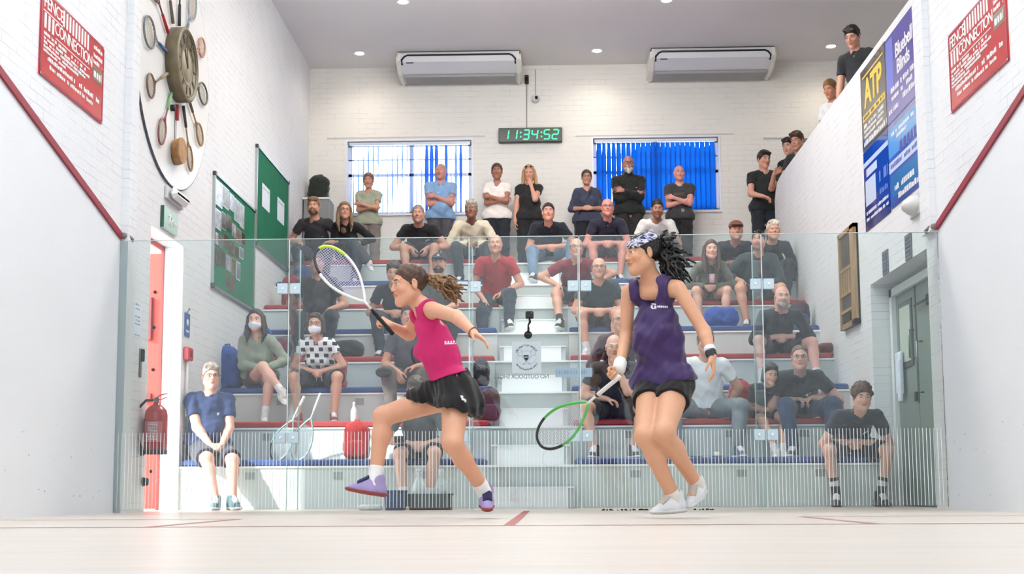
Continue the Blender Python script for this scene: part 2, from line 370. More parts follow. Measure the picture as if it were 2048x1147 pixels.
# ---------------------------------------------------------------- windows + blinds
glass_w = mat('window_pane', (.9,.95,1), .02, trans=1)
def pane_mat(nm='clear_glass', gain=None, tint=(.93,.97,.965,1)):
    m = bpy.data.materials.new(nm); m.use_nodes = True; nt = m.node_tree; N = nt.nodes.new; L = nt.links.new
    for n in list(nt.nodes):
        if n.type != 'OUTPUT_MATERIAL': nt.nodes.remove(n)
    out = nt.nodes[0]; t = N('ShaderNodeBsdfTransparent'); t.inputs[0].default_value = tint; g = N('ShaderNodeBsdfGlossy'); g.inputs['Roughness'].default_value = .01; g.inputs[0].default_value = (.92,.97,1,1)
    fr = N('ShaderNodeFresnel'); fr.inputs[0].default_value = 1.52; mx = N('ShaderNodeMixShader'); ma = N('ShaderNodeMath'); ma.operation = 'MULTIPLY'; ma.inputs[1].default_value = gain or GREFL
    L(fr.outputs[0], ma.inputs[0]); L(ma.outputs[0], mx.inputs[0]); L(t.outputs[0], mx.inputs[1]); L(g.outputs[0], mx.inputs[2]); L(mx.outputs[0], out.inputs[0]); return m
GREFL = 1.15
clear = pane_mat(); fin_glass = pane_mat('fin_glass', .22, (.97,.99,.985,1))
blue_slat = None
def slat_mat(rgb, name):
    m = bpy.data.materials.new(name); m.use_nodes = True; nt = m.node_tree; N = nt.nodes.new; L = nt.links.new; b = nt.nodes['Principled BSDF']; out = nt.nodes['Material Output']
    b.inputs['Base Color'].default_value = (*lin(rgb),1); b.inputs['Roughness'].default_value = .7
    t = N('ShaderNodeBsdfTranslucent'); t.inputs[0].default_value = (*lin(rgb),1); mx = N('ShaderNodeMixShader'); mx.inputs[0].default_value = .5
    L(b.outputs[0], mx.inputs[1]); L(t.outputs[0], mx.inputs[2]); L(mx.outputs[0], out.inputs[0]); return m
blue_slat = slat_mat((.02,.37,.76), 'blue_blind_fabric'); mid_backlit_slat = slat_mat((.22,.45,.85), 'mid_backlit_blind_fabric'); backlit_slat = slat_mat((.60,.74,.95), 'backlit_blind_fabric')  # left slats copy the blue blind, paled to paint in the window's backlight
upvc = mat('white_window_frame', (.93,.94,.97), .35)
for wi, (a, b) in enumerate(WN):
    fr = MB(); y0, y1 = YB+.12, YB+.18; t = .05
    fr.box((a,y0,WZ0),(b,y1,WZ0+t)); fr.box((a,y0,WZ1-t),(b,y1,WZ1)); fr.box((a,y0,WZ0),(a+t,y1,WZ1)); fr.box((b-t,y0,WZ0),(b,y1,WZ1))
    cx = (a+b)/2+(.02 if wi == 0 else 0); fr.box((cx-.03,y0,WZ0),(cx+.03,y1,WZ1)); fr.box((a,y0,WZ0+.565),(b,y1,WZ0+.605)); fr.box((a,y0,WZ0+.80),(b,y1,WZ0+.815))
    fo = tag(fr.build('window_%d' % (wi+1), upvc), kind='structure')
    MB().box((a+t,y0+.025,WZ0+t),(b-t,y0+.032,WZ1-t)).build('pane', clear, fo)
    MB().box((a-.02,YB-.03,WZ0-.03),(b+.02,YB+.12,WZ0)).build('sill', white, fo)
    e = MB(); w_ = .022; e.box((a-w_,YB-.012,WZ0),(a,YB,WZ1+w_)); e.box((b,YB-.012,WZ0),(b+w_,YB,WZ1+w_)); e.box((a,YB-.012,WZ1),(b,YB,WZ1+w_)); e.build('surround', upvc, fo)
    lab = ('vertical blind with its backlight painted in, drawn open across the bright left window', 'blue vertical blind hanging closed across the right window')[wi]
    bl = thing('vertical_blind', lab, 'blind', (cx, YB+.05, WZ0))
    def bb(mb, nm, m): return mb.build(nm, m, bl, base=bl.location)
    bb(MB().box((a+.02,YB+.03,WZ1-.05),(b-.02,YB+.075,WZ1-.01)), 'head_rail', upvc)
    n = 24; r = random.Random(5+wi); sw = .089
    for i in range(n):
        x = a+.05+(b-a-.1)*(i+.5)/n
        if wi == 0:
            an = 90-r.uniform(-3,3)
            if i in (15,16,17,19): an = 62
            if i in (21,22): an = 72
        else:
            an = {0:22,1:40,2:44,3:44,4:42,5:38,6:34,7:30}.get(i, r.uniform(8,22))
        th = math.radians(an); zt, zb = WZ1-.055, WZ0+.03; mb = MB(); yc = YB+.055
        for z_, tw in ((zt,1),(zb,1)): pass
        seg = 6; vs = []; fs = []
        for s_ in range(seg+1):
            z_ = zt+(zb-zt)*s_/seg; hw = sw/2*(1 if s_ else .72); th2 = th+.10*math.sin(s_*.9+i)
            for q in (-1,-.5,0,.5,1):
                bow = .004*(1-q*q)
                vs.append((x+q*hw*math.cos(th2)-bow*math.sin(th2), yc+q*hw*math.sin(th2)+bow*math.cos(th2), z_))
        for s_ in range(seg):
            for q in range(4): fs.append((s_*5+q, s_*5+q+1, (s_+1)*5+q+1, (s_+1)*5+q))
        mb.add(vs, fs, True); bb(mb, 'slat', blue_slat if wi else (backlit_slat if i not in (15,16,17,19,22) else mid_backlit_slat))
# ---------------------------------------------------------------- left doorway: red door leaf standing open outside
dr = tag(MB().box((-4.28,1.735,0.01),(-3.40,1.785,2.36)).build('door_1', mat('red_door', (.80,.20,.13), .45, var=.06, vscale=3)), kind='structure')
MB().box((-3.4,1.70,0),(-3.375,1.735,2.42)).box((-3.4,.76,2.38),(-3.375,1.72,2.42)).build('door_frame', mat('red_frame', (.72,.16,.12), .5), dr)
h = MB()
for z_ in (.35,1.28,1.67,2.0): h.lathe([(0,0),(.016,0),(.014,.012),(0,.014)], 12, Matrix.Translation((-3.46,1.735,z_))@Matrix.Rotation(PI/2,4,'X'))
h.build('bolt', mat('dark_metal', (.12,.08,.08), .4, 1), dr)
MB().box((-3.62,1.70,.98),(-3.46,1.735,1.06),bev=.006).build('push_bar', mat('dark_red_bar', (.45,.12,.1), .4), dr)
MB().box((-3.52,1.69,1.55),(-3.47,1.735,1.95),bev=.006).build('closer', mat('dark_red_bar', (.45,.12,.1), .4), dr)
# outside ground and a pale yard wall seen by the daylight only
struct('wall_yard', MB().box((-7.5,4.5,0),(-3.4,4.7,3)), mat('yard_wall', (.85,.83,.80), .8))
struct('trim_7', MB().box((-9,-4,-.1),(-5.4,9,-.02)), mat('yard_ground', (.7,.7,.68), .9))
# ---------------------------------------------------------------- right doorway
gg = mat('grey_green_door', (.47,.53,.50), .45); gf = mat('door_trim_white', (.88,.90,.89), .5)
dr = tag(MB().box((3.40,1.365,.01),(3.445,1.99,1.93)).build('door_2', gg), kind='structure')
MB().box((3.40,.34,.01),(3.445,1.355,1.93)).build('second_leaf', gg, dr)
MB().box((3.36,1.99,0),(3.47,2.07,2.0)).box((3.36,.3,1.93),(3.47,2.07,2.0)).build('door_frame', gf, dr)
MB().box((3.47,.3,0),(3.5,2.1,2.06)).build('backing', gf, dr)
MB().box((3.388,1.46,1.24),(3.40,1.88,1.84)).build('glazing_bead', mat('dark_bead',(.28,.32,.31),.5), dr)
MB().box((3.383,1.505,1.29),(3.389,1.835,1.79)).build('door_pane', mat('wired_glass', (.72,.77,.70), .12), dr)
MB().box((3.365,.72,1.70),(3.40,.95,1.79),bev=.006).box((3.355,.9,1.735),(3.375,1.28,1.75)).build('closer', mat('dark_metal2', (.2,.2,.21), .4, .6), dr)
MB().box((3.392,1.345,.9),(3.40,1.375,1.93)).build('meeting_stile', mat('dark_bead'), dr)
hd = MB(); hd.tube([(3.395,1.42,1.30),(3.35,1.42,1.30),(3.35,1.42,1.55),(3.395,1.42,1.55)], .009, 8)
hd.build('pull_handle', mat('steel', (.5,.52,.53), .3, 1), dr)
MB().tube([(3.395,1.20,.98),(3.35,1.20,.98),(3.35,1.20,1.42),(3.395,1.20,1.42)], .009, 8).build('pull_handle', mat('steel'), dr)
MB().box((3.385,1.40,.92),(3.40,1.46,1.0)).build('lock_plate', mat('dark_metal2'), dr)
# ---------------------------------------------------------------- glass back wall
JX = [-3.2,-1.854,-.44,.42,1.834,3.2]; GZ = 2.13
etch = mat('white_vinyl', (.95,.97,.97), .5)
steel = mat('satin_steel', (.78,.86,.90), .35, .35); edge = mat('glass_edge_green', (.90,.96,.96), .3)
def glass_panel(x0, x1, label, cat, nm='glass_wall'):
    t = thing(nm, label, cat, ((x0+x1)/2, 0, 0)); g = .005
    def b_(mb, n, m): return mb.build(n, m, t, base=t.location)
    b_(MB().box((x0+g,-.006,.012),(x1-g,.006,GZ)), 'pane', clear)
    st = MB(); x = x0+.03; r = random.Random(int(x0*10)+50)
    while x < x1-.03:
        st.box((x,-.0075,.03),(x+r.choice((.003,.0035,.005)),-.0062,.615)); x += .0275
    tag(b_(st, 'vinyl_stripes', etch), kind='stuff', label='fine vertical white vinyl lines on the lower glass')
    ed = MB(); ed.box((x0+g,-.007,GZ),(x1-g,.007,GZ+.004)); b_(ed, 'polished_edge', edge)
    return t
glass_panel(JX[0],JX[1],'fixed glass back wall panel beside the left court wall','glass panel')
glass_panel(JX[1],JX[2],'fixed glass back wall panel just left of the glass door','glass panel')
dg_ = glass_panel(JX[2],JX[3],'glass court door in the middle carrying the club crest','glass door','glass_door')
glass_panel(JX[3],JX[4],'fixed glass back wall panel just right of the glass door','glass panel')
glass_panel(JX[4],JX[5],'fixed glass back wall panel beside the right court wall','glass panel')
FL = ['left of the masked woman in the dotted blouse','left of the glass door','right of the glass door','in front of the seated child']
for i, x in enumerate(JX[1:5]):
    t = thing('glass_fin', 'glass fin with steel plates '+['nearest the left court wall','at the left edge of the glass door','at the right edge of the glass door','nearest the right court wall'][i], 'glass fin', (x,.02,0))
    def b_(mb, n, m): return mb.build(n, m, t, base=t.location)
    b_(MB().box((x-.005,.017,.012),(x+.005,.45,GZ)), 'fin', fin_glass)
    b_(MB().box((x-.004,.4505,.012),(x+.004,.453,GZ)).box((x-.0025,-.0065,.012),(x+.0025,.0065,GZ)), 'fin_edge', edge)
    for zz in (1.737,.57):
        for sx in (-1,1):
            if zz < 1 and i in (1,) and sx > 0: continue
            pl = b_(MB().box((x+sx*.008,-.016,zz-.042),(x+sx*.092,.016,zz+.042),bev=.004), 'clamp_plate', steel)
            b_(MB().lathe([(0,0),(.012,0),(.011,.006),(.004,.007),(0,.004)],16,Matrix.Translation((x+sx*.05,-.016,zz))@Matrix.Rotation(PI/2,4,'X')), 'clamp_bolt', mat('bright_bolt',(.95,.97,.98),.2,.6)).parent = t
# crest sign and mirrored lettering on the door
cr = thing('crest_sticker', 'square frosted sticker with round club crest and crossed rackets on the glass door', 'sticker', (.005,-.008,1.18))
def cb_(mb, n, m): return mb.build(n, m, cr, base=cr.location)
ink = mat('crest_ink', (.24,.28,.31), .6); lgrey = mat('crest_pale', (.60,.66,.69), .6)
cb_(MB().box((-.108,-.0085,1.058),(.118,-.007,1.303)), 'backing', mat('frosted_vinyl', (.76,.81,.83), .6))
ccx, ccz = .005, 1.18
s_ = 'SQUASH & RACKETS'
ck = MB(); r = random.Random(2)
for a0, a1, n_ in ((152,88,8),(80,76,1),(66,34,5),(212,328,15)):
    for i in range(n_):   # ring lettering, too small to read: short pen strokes
        a = math.radians(a0+(a1-a0)*i/max(1,n_-1)); M2 = Matrix.Translation((ccx+.090*math.cos(a), -.0088, ccz+.094*math.sin(a)))@Matrix.Rotation(-a+PI/2,4,'Y')
        ck.box((-.0055,-.0006,-.007),(-.0030,.0004,.007), M2); ck.box((-.003,-.0006,r.choice((-.007,0,.004))),(.004,.0004,r.choice((-.004,.003,.007))), M2)
        if r.random() < .6: ck.box((.0025,-.0006,-.007),(.0048,.0004,.007), M2)
cb_(ck, 'ring_lettering', ink)
ck = MB(); ck.tube([(ccx-.075*math.sin(q*2*PI/36)*1.0, -.0092, ccz+.052*math.cos(q*2*PI/36)) for q in range(36)], .0008, 5, closed=True)
cb_(ck, 'ring', lgrey)
ck = MB()
for sx in (-1,1):
    hx, hz = ccx+sx*.05, ccz+.035
    ck.tube([(hx+.019*math.cos(q*PI/9), -.0093, hz+.026*math.sin(q*PI/9)) for q in range(18)], .0016, 5, closed=True)
    ck.tube([(hx-sx*.012,-.0093,hz-.024),(ccx-sx*.03,-.0093,ccz-.058)], .0016, 5)
cb_(ck, 'crossed_rackets', lgrey)
sh = MB(); sh.prism([(-.02,.018),(.02,.018),(.02,-.004),(.012,-.02),(0,-.03),(-.012,-.02),(-.02,-.004)], 0, .0012, Matrix.Translation((ccx-.004,-.0086,ccz))@Matrix(((1,0,0,0),(0,0,-1,0),(0,1,0,0),(0,0,0,1))))
cb_(sh, 'shield', mat('crest_black',(.08,.10,.11),.6))
cb_(MB().box((ccx-.03,-.0105,ccz-.002),(ccx+.022,-.0099,ccz+.006)), 'shield_band', lgrey)
nt_ = thing('door_lettering', 'dark reversed lettering across the glass door under the crest', 'lettering', (-.035,-.008,1.03))
text('lettering', 'NO OUTDOOR SHOES', .0435, Matrix(((-1,0,0,0),(0,0,-1,0),(0,1,0,0),(0,0,0,1))), mat('letter_grey', (.36,.42,.43), .5), nt_, ext=.0004, space=.93)
st = thing('glass_sticker', 'pale blue printed strip stuck across the door joint beside the lettering', 'sticker', (.34,-.008,1.06))
MB().box((-.115,-.001,-.035),(.07,.001,.035)).box((.085,-.001,-.035),(.17,.001,.035)).build('strip', mat('blue_strip', (.60,.70,.76), .5), st)
mb = MB(); r = random.Random(4)
for i in range(13): mb.box((-.105+i*.019,-.002,-.012),(-.105+i*.019+r.choice((.006,.012)),-.001,.016)) if i != 9 else None
mb.build('lettering', mat('strip_ink', (.50,.60,.66), .5), st)
# action camera on a suction cup
k = mat('black_plastic', (.10,.11,.12), .35)
t = thing('action_camera', 'small black action camera on a suction mount stuck to the glass door', 'camera', (.03,-.01,1.45))
def b_(mb, n, m): return mb.build(n, m, t, base=t.location)
b_(MB().box((.0,-.085,1.475),(.062,-.045,1.53),bev=.006), 'camera_body', k)
b_(MB().lathe([(0,0),(.012,0),(.012,.006),(0,.008)],16,Matrix.Translation((.047,-.085,1.512))@Matrix.Rotation(PI/2,4,'X')), 'lens', mat('lens_glass',(.03,.03,.05),.05,coat=1))
b_(MB().tube([(.03,-.065,1.475),(.034,-.06,1.45),(.02,-.05,1.425),(.022,-.035,1.40),(.018,-.02,1.37)], [.008,.010,.006,.009,.009], 10), 'arm', k)
b_(MB().lathe([(.031,0),(.031,.006),(.022,.014),(.012,.024),(0,.026)],24,Matrix.Translation((.018,-.007,1.355))@Matrix.Rotation(PI/2,4,'X')), 'suction_cup', k)
# ---------------------------------------------------------------- tiered seating
RIS, DEP, Y1T, Z1T = .383, .655, 1.75, .39
def ty(k_): return Y1T+DEP*(k_-1)
def tz(k_): return Z1T+RIS*(k_-1) if k_ > 0 else 0
PAD = .06; AX = .40; ZP = 2.93
ris = mat('pale_grey_riser', (.78,.81,.80), .6, var=.03, vscale=2); nose = mat('white_nosing', (.95,.96,.96), .45)
blue_p = mat('blue_cushion', (.15,.27,.50), .6, var=.12, vscale=5, bump=.2, bscale=14); red_p = mat('red_cushion', (.62,.14,.15), .6, var=.1, vscale=5, bump=.2, bscale=14)
ordn = ['lowest','second','third','fourth','fifth','sixth','seventh','top']
for k_ in range(1, 9):
    y0, z0 = ty(k_), tz(k_); y1 = ty(k_+1) if k_ < 8 else 6.93
    for sx in (-1, 1):
        xa, xb = (-3.2,-AX) if sx < 0 else (AX,3.2)
        t = thing('seating_tier', '%s tier of spectator bench %s of the aisle with a %s cushion' % (ordn[k_-1], 'left' if sx < 0 else 'right', 'blue' if k_ % 2 else 'red'), 'bench', ((xa+xb)/2,y0,0), 'carpeted viewing tiers')
        b_ = lambda mb, n, m: mb.build(n, m, t, base=t.location)
        b_(MB().box((xa,y0,max(0,tz(k_-1)-.0)),(xb,y1,z0)), 'riser', ris)
        b_(MB().box((xa,y0-.014,z0-.018),(xb,y0+.02,z0)), 'nosing', nose if k_ != 99 else nose)
        xe = xb if sx < 0 else xb
        b_(MB().box((xa+.01,y0+.0,z0),(xb-.01,y1-.02,z0+PAD),bev=.014), 'cushion', blue_p if k_ % 2 else red_p)
        r = random.Random(k_*7+sx)
        if k_ in (1,2,3,5):
            for xx in (-2.55,-1.75,-.95) if sx < 0 else (.95,1.9,2.6):
                b_(MB().box((xx-.045,y0-.006,z0-.12),(xx+.045,y0,z0-.055)), 'riser_vent', mat('vent_grey', (.58,.62,.61), .6))
    # aisle
    t = thing('aisle_tier', '%s white-edged platform of the centre aisle' % ordn[k_-1], 'stair platform', (0,y0,0), 'aisle platforms')
    b_ = lambda mb, n, m: mb.build(n, m, t, base=t.location)
    b_(MB().box((-AX+.002,y0,max(0,tz(k_-1))),(AX-.002,y1,z0-.02)), 'riser', mat('aisle_riser', (.68,.71,.71), .6))
    b_(MB().box((-AX+.002,y0-.02,z0-.02),(AX-.002,y1,z0)), 'tread', nose)
    # half-height box step standing on the platform below
    zb = tz(k_-1); yb = y0-.36; hw = .36 if k_ > 1 else .385
    t = thing('box_step', 'white wooden box step standing in front of the %s aisle platform' % ordn[k_-1], 'step', (0,yb,zb), 'white box steps')
    b_ = lambda mb, n, m: mb.build(n, m, t, base=t.location)
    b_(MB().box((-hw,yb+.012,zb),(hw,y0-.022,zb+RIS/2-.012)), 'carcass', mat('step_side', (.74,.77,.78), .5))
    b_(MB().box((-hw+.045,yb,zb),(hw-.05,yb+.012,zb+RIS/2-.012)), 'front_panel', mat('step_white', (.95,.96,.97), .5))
    b_(MB().box((-hw-.004,yb-.006,zb+RIS/2-.012),(hw+.004,y0-.022,zb+RIS/2)), 'tread', nose)
struct('floor_platform', MB().box((-3.2,6.93,ZP-.2),(5.2,YB,ZP)), mat('platform_grey', (.5,.5,.52), .8))
# ---------------------------------------------------------------- air conditioning units under the ceiling
acw = mat('ac_white', (.90,.91,.93), .35); acs = mat('ac_side', (.95,.94,.91), .35)
for i, cx in enumerate((-1.03, 2.45)):
    t = thing('air_conditioner', 'long white air conditioner under the ceiling above the %s window' % ('left' if i == 0 else 'right'), 'air conditioner', (cx,7.4,5.9))
    b_ = lambda mb, n, m: mb.build(n, m, t, base=t.location)
    hw = .80; yf, yb = 7.05, 7.75; prof = [(yb,6.15),(yf+.03,6.15),(yf,6.12),(yf+.05,6.02),(yf+.30,5.93),(yb-.06,5.90),(yb,5.92)]
    MX = Matrix(((0,0,1,0),(1,0,0,0),(0,1,0,0),(0,0,0,1)))
    b_(MB().prism(prof, cx-hw, cx+hw, MX), 'casing', acw)
    for sx in (-1, 1):
        pr2 = [(y,z) for y, z in [(yb,6.155),(yf+.05,6.155),(yf+.005,6.14),(yf-.01,6.10),(yf+.02,6.03),(yf+.28,5.91),(yb-.05,5.885),(yb,5.90)]]
        b_(MB().prism(pr2, *sorted((cx+sx*hw, cx+sx*(hw+.035))), MX).prism([(y+(.04 if y < 7.3 else 0), 6.02+(z-6.02)*.8) for y, z in pr2], *sorted((cx+sx*(hw+.035), cx+sx*(hw+.06))), MX), 'end_cap', acs)
    g = MB(); g.tube([(cx-hw+.02,yf+.10,6.00),(cx-hw+.02,yf+.03,6.045),(cx-hw+.06,yf+.012,6.085),(cx-hw+.10,yf+.004,6.10),(cx+hw-.10,yf+.004,6.10),(cx+hw-.06,yf+.012,6.085),(cx+hw-.02,yf+.03,6.045),(cx+hw-.02,yf+.10,6.00)], .013, 8)
    b_(g, 'air_slot', mat('slot_black', (.07,.07,.08), .5))
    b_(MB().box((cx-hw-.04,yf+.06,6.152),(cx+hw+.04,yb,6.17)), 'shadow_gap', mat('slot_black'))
    b_(MB().box((cx-hw+.03,yf+.31,5.888),(cx+hw-.03,yb-.07,5.925)), 'outlet', mat('ac_grille', (.62,.62,.63), .5))
    b_(MB().box((cx-.72,yf+.052,6.005),(cx-.62,yf+.07,6.022)), 'badge', mat('badge_grey', (.35,.37,.42), .4))
# ---------------------------------------------------------------- ceiling downlights; those over the lower benches are unseen, added as fill
for i, (x, y, lab) in enumerate([(-2.398,7.131,'round recessed downlight left of the left air conditioner'),(.873,7.175,'round recessed downlight between the two air conditioners'),(4.06,7.138,'round recessed downlight above the gallery corner'),(-1.587,5.308,'round recessed downlight cut by the top edge, left one'),(1.665,5.399,'round recessed downlight cut by the top edge, right one')]+[(x_,y_,'') for x_ in (-1.2,0,1.2) for y_ in (4.0,2.0)]):
    t = thing('downlight', lab or 'added unseen downlight over the lower benches, brightening the back wall', 'ceiling light', (x,y,CZ), None if lab else 'added fill downlights over the lower benches'); M0 = Matrix.Translation((0,0,0))
    MB().lathe([(.062,-.001),(.085,-.001),(.088,-.006),(.080,-.012),(.064,-.008),(.062,-.001)], 28).build('trim_ring', white, t)
    MB().lathe([(0,-.006),(.062,-.004)], 28).build('lamp', mat('lamp_glow', (1,1,1), .5, emit=(1,.93,.82), estr=18), t)
    ld = bpy.data.lights.new('downlight_lamp', 'SPOT'); ld.energy = DLE; ld.color = (1,.88,.72); ld.spot_size = math.radians(150); ld.spot_blend = 1; ld.shadow_soft_size = .06
    lo = bpy.data.objects.new('light_source', ld); link(lo, t); lo.location = (0,0,-.03)
# ------------------------------------------------------------------ people
def rotz(a): c, s = math.cos(a), math.sin(a); return np.array([[c,-s,0],[s,c,0],[0,0,1]])
def rotx(a): c, s = math.cos(a), math.sin(a); return np.array([[1,0,0],[0,c,-s],[0,s,c]])
def roty(a): c, s = math.cos(a), math.sin(a); return np.array([[c,0,s],[0,1,0],[-s,0,c]])
def ik(a, c, l1, l2, pole):
    a, c = np.asarray(a,float), np.asarray(c,float); d = c-a; L = np.linalg.norm(d); u = unit(d)
    if L > (l1+l2)*.999: c = a+u*(l1+l2)*.999; L = (l1+l2)*.999
    x = (l1*l1-l2*l2+L*L)/(2*L); h = math.sqrt(max(l1*l1-x*x, 0)); p = np.asarray(pole,float)-a; p = p-u*(p@u)
    return a+u*x+unit(p)*h, c
def skin_mat():
    m = bpy.data.materials.new('skin'); m.use_nodes = True; nt = m.node_tree; b = nt.nodes['Principled BSDF']; a = nt.nodes.new('ShaderNodeAttribute'); a.attribute_name = 'skin'
    tc = nt.nodes.new('ShaderNodeTexCoord'); n = nt.nodes.new('ShaderNodeTexNoise'); n.inputs['Scale'].default_value = 40; n.inputs['Detail'].default_value = 4; nt.links.new(tc.outputs['Object'], n.inputs[0])
    mr = nt.nodes.new('ShaderNodeMapRange'); mr.inputs[3].default_value = .93; mr.inputs[4].default_value = 1.05; nt.links.new(n.outputs[0], mr.inputs[0])
    mx = nt.nodes.new('ShaderNodeVectorMath'); mx.operation = 'SCALE'; nt.links.new(a.outputs['Color'], mx.inputs[0]); nt.links.new(mr.outputs[0], mx.inputs['Scale']); nt.links.new(mx.outputs[0], b.inputs['Base Color'])
    b.inputs['Roughness'].default_value = .5; b.inputs['Subsurface Weight'].default_value = .12; b.inputs['Subsurface Radius'].default_value = (.02,.008,.004); b.inputs['Subsurface Scale'].default_value = .4
    return m
SKIN = skin_mat()
def hair_mat(rgb):
    k = 'hair_%02d_%02d_%02d' % tuple(int(x*99) for x in rgb)
    return mat(k, rgb, .5, var=.35, vscale=30, bump=.6, bscale=60, aniso=(1,1,.25))
eyeM = [mat('eye_white', (.86,.84,.82), .2, coat=.5), mat('iris_brown', (.20,.12,.08), .2, coat=.5)]
def eye_mesh():
    vs, fs, mi = [], [], []; n = 14; rings = [0,.28,.52,.62,.95,1.3,1.7,2.2,2.8]
    for a in rings:
        for k in range(n): vs.append((math.sin(a)*math.cos(2*PI*k/n), math.cos(a), math.sin(a)*math.sin(2*PI*k/n)))
    for i in range(len(rings)-1):
        for k in range(n): fs.append((i*n+k, (i+1)*n+k, (i+1)*n+(k+1)%n, i*n+(k+1)%n)); mi.append(1 if i < 2 else 0)
    me = bpy.data.meshes.new('eye'); me.from_pydata(vs, [], fs); me.polygons.foreach_set('material_index', mi); me.polygons.foreach_set('use_smooth', [True]*len(fs))
    for m in eyeM: me.materials.append(m)
    return me
EYE = eye_mesh()
def shoe_meshes():
    up = [rc((0,-.045,-.045),(0,.03,-.05),.036,.038,flat=((1,0,0),1.0)), rc((0,.03,-.055),(0.004,.135,-.066),.040,.028,flat=((0,0,1),1.12),k=.03), rc((0,-.03,-.03),(0,-.018,.022),.039,.041,k=.02), rc((0,.0,-.0),(0,.085,-.045),.036,.03,k=.03), rc((0,-.012,.035),(0,-.012,.09),.031,.034,op='-',k=.006)]
    def cut(prims, z, s):
        ax, F = field(prims, .0045); Z = ax[2][None,None,:]; F = np.maximum(F, (f32(z)-Z)*s); v, q = nets(ax, F); return relax(v, q, 1), q
    a = cut(up, -.068, 1)
    so = [rc((0,-.05,-.072),(0,.03,-.072),.040,.041,flat=((0,0,1),2.6)), rc((0,.03,-.072),(.004,.14,-.070),.043,.036,flat=((0,0,1),2.4),k=.02)]
    b = cut(so, -.088, 1)
    tg = [rc((0,.026,.030),(0,.095,-.016),.013,.010,flat=((1,0,0),.8))]+[rc((-.024,.045+.018*i,.012-.0125*i),(.024,.045+.018*i,.012-.0125*i),.0055) for i in range(4)]
    ax, F = field(tg, .004); c = nets(ax, F)
    return [np_mesh(n, *x) for n, x in (('shoe',a),('sole',b),('laces',c))]
SHOE = shoe_meshes()
for me in SHOE: me.materials.append(None)
def add_shoe(root, ankle, fdir, toe_drop, s, upper, sole, lace, base, roll=0):
    f = unit(V(fdir[0], fdir[1], 0)); u = V(f[1], -f[0], 0); R = np.stack([u, f, V(0,0,1)], 1)@rotx(toe_drop)@roty(roll)
    M = Matrix([[*(R[i]*s), float(ankle[i]-base[i])] for i in range(3)]+[[0,0,0,1]]); par = root
    for me, nm, m in zip(SHOE, ('shoe','sole','laces'), (upper, sole, lace)):
        o = bpy.data.objects.new(nm, me); C.objects.link(o)
        if par is root: o.parent = root; o.matrix_local = M; sh = o
        else: o.parent = sh
        o.material_slots[0].link = 'OBJECT'; o.material_slots[0].material = m; par = sh
def hand_prims(w, d, n, thumb, s=1, curl=.35, spread=.12, grip=False, curls=None):
    """w wrist, d hand direction, n palm normal (towards the palm side), thumb = side vector the thumb leaves from"""
    d = unit(d); n = unit(n-d*(n@d)); l = np.cross(d, n); l = l if l@thumb > 0 else -l; out = []; w = np.asarray(w,float)
    for i, off in enumerate((.030,.010,-.010,-.028)):
        kn = w+s*(d*(.083-.004*abs(i-1))+l*off); out.append(rc(w+s*(d*.008+l*off*.55), kn, .0135*s, .0115*s, k=.014*s))
        L = (.075,.083,.077,.060)[i]*s; dirn = unit(d+l*spread*(1.2-i)*.9); p = kn; c = curl if curls is None else curls[i]
        for j, fr in enumerate((.42,.33,.25)):
            a = c*(1.0 if j == 0 else 1.25)*(j+1) if not grip else (1.15, 2.35, 3.2)[j]
            dd = dirn*math.cos(a)+n*math.sin(a); q = p+dd*L*fr; out.append(rc(p, q, (.0088-.0007*j)*s, (.0081-.0007*j)*s, k=.004*s)); p = q
    tb = w+s*(d*.022+l*.024+n*.006); t1 = tb+s*unit(d*.75+l*.75+n*.35)*.040
    t2 = t1+s*unit(d*.9+l*.25+n*(.6 if not grip else .9))*.028; t3 = t2+s*unit(d*.95+n*(.5 if not grip else .4)-l*(.0 if not grip else .6))*.024
    out += [rc(tb, t1, .015*s, .0105*s, k=.014*s), rc(t1, t2, .0100*s, .009*s, k=.004*s), rc(t2, t3, .009*s, .0075*s, k=.004*s)]
    return out
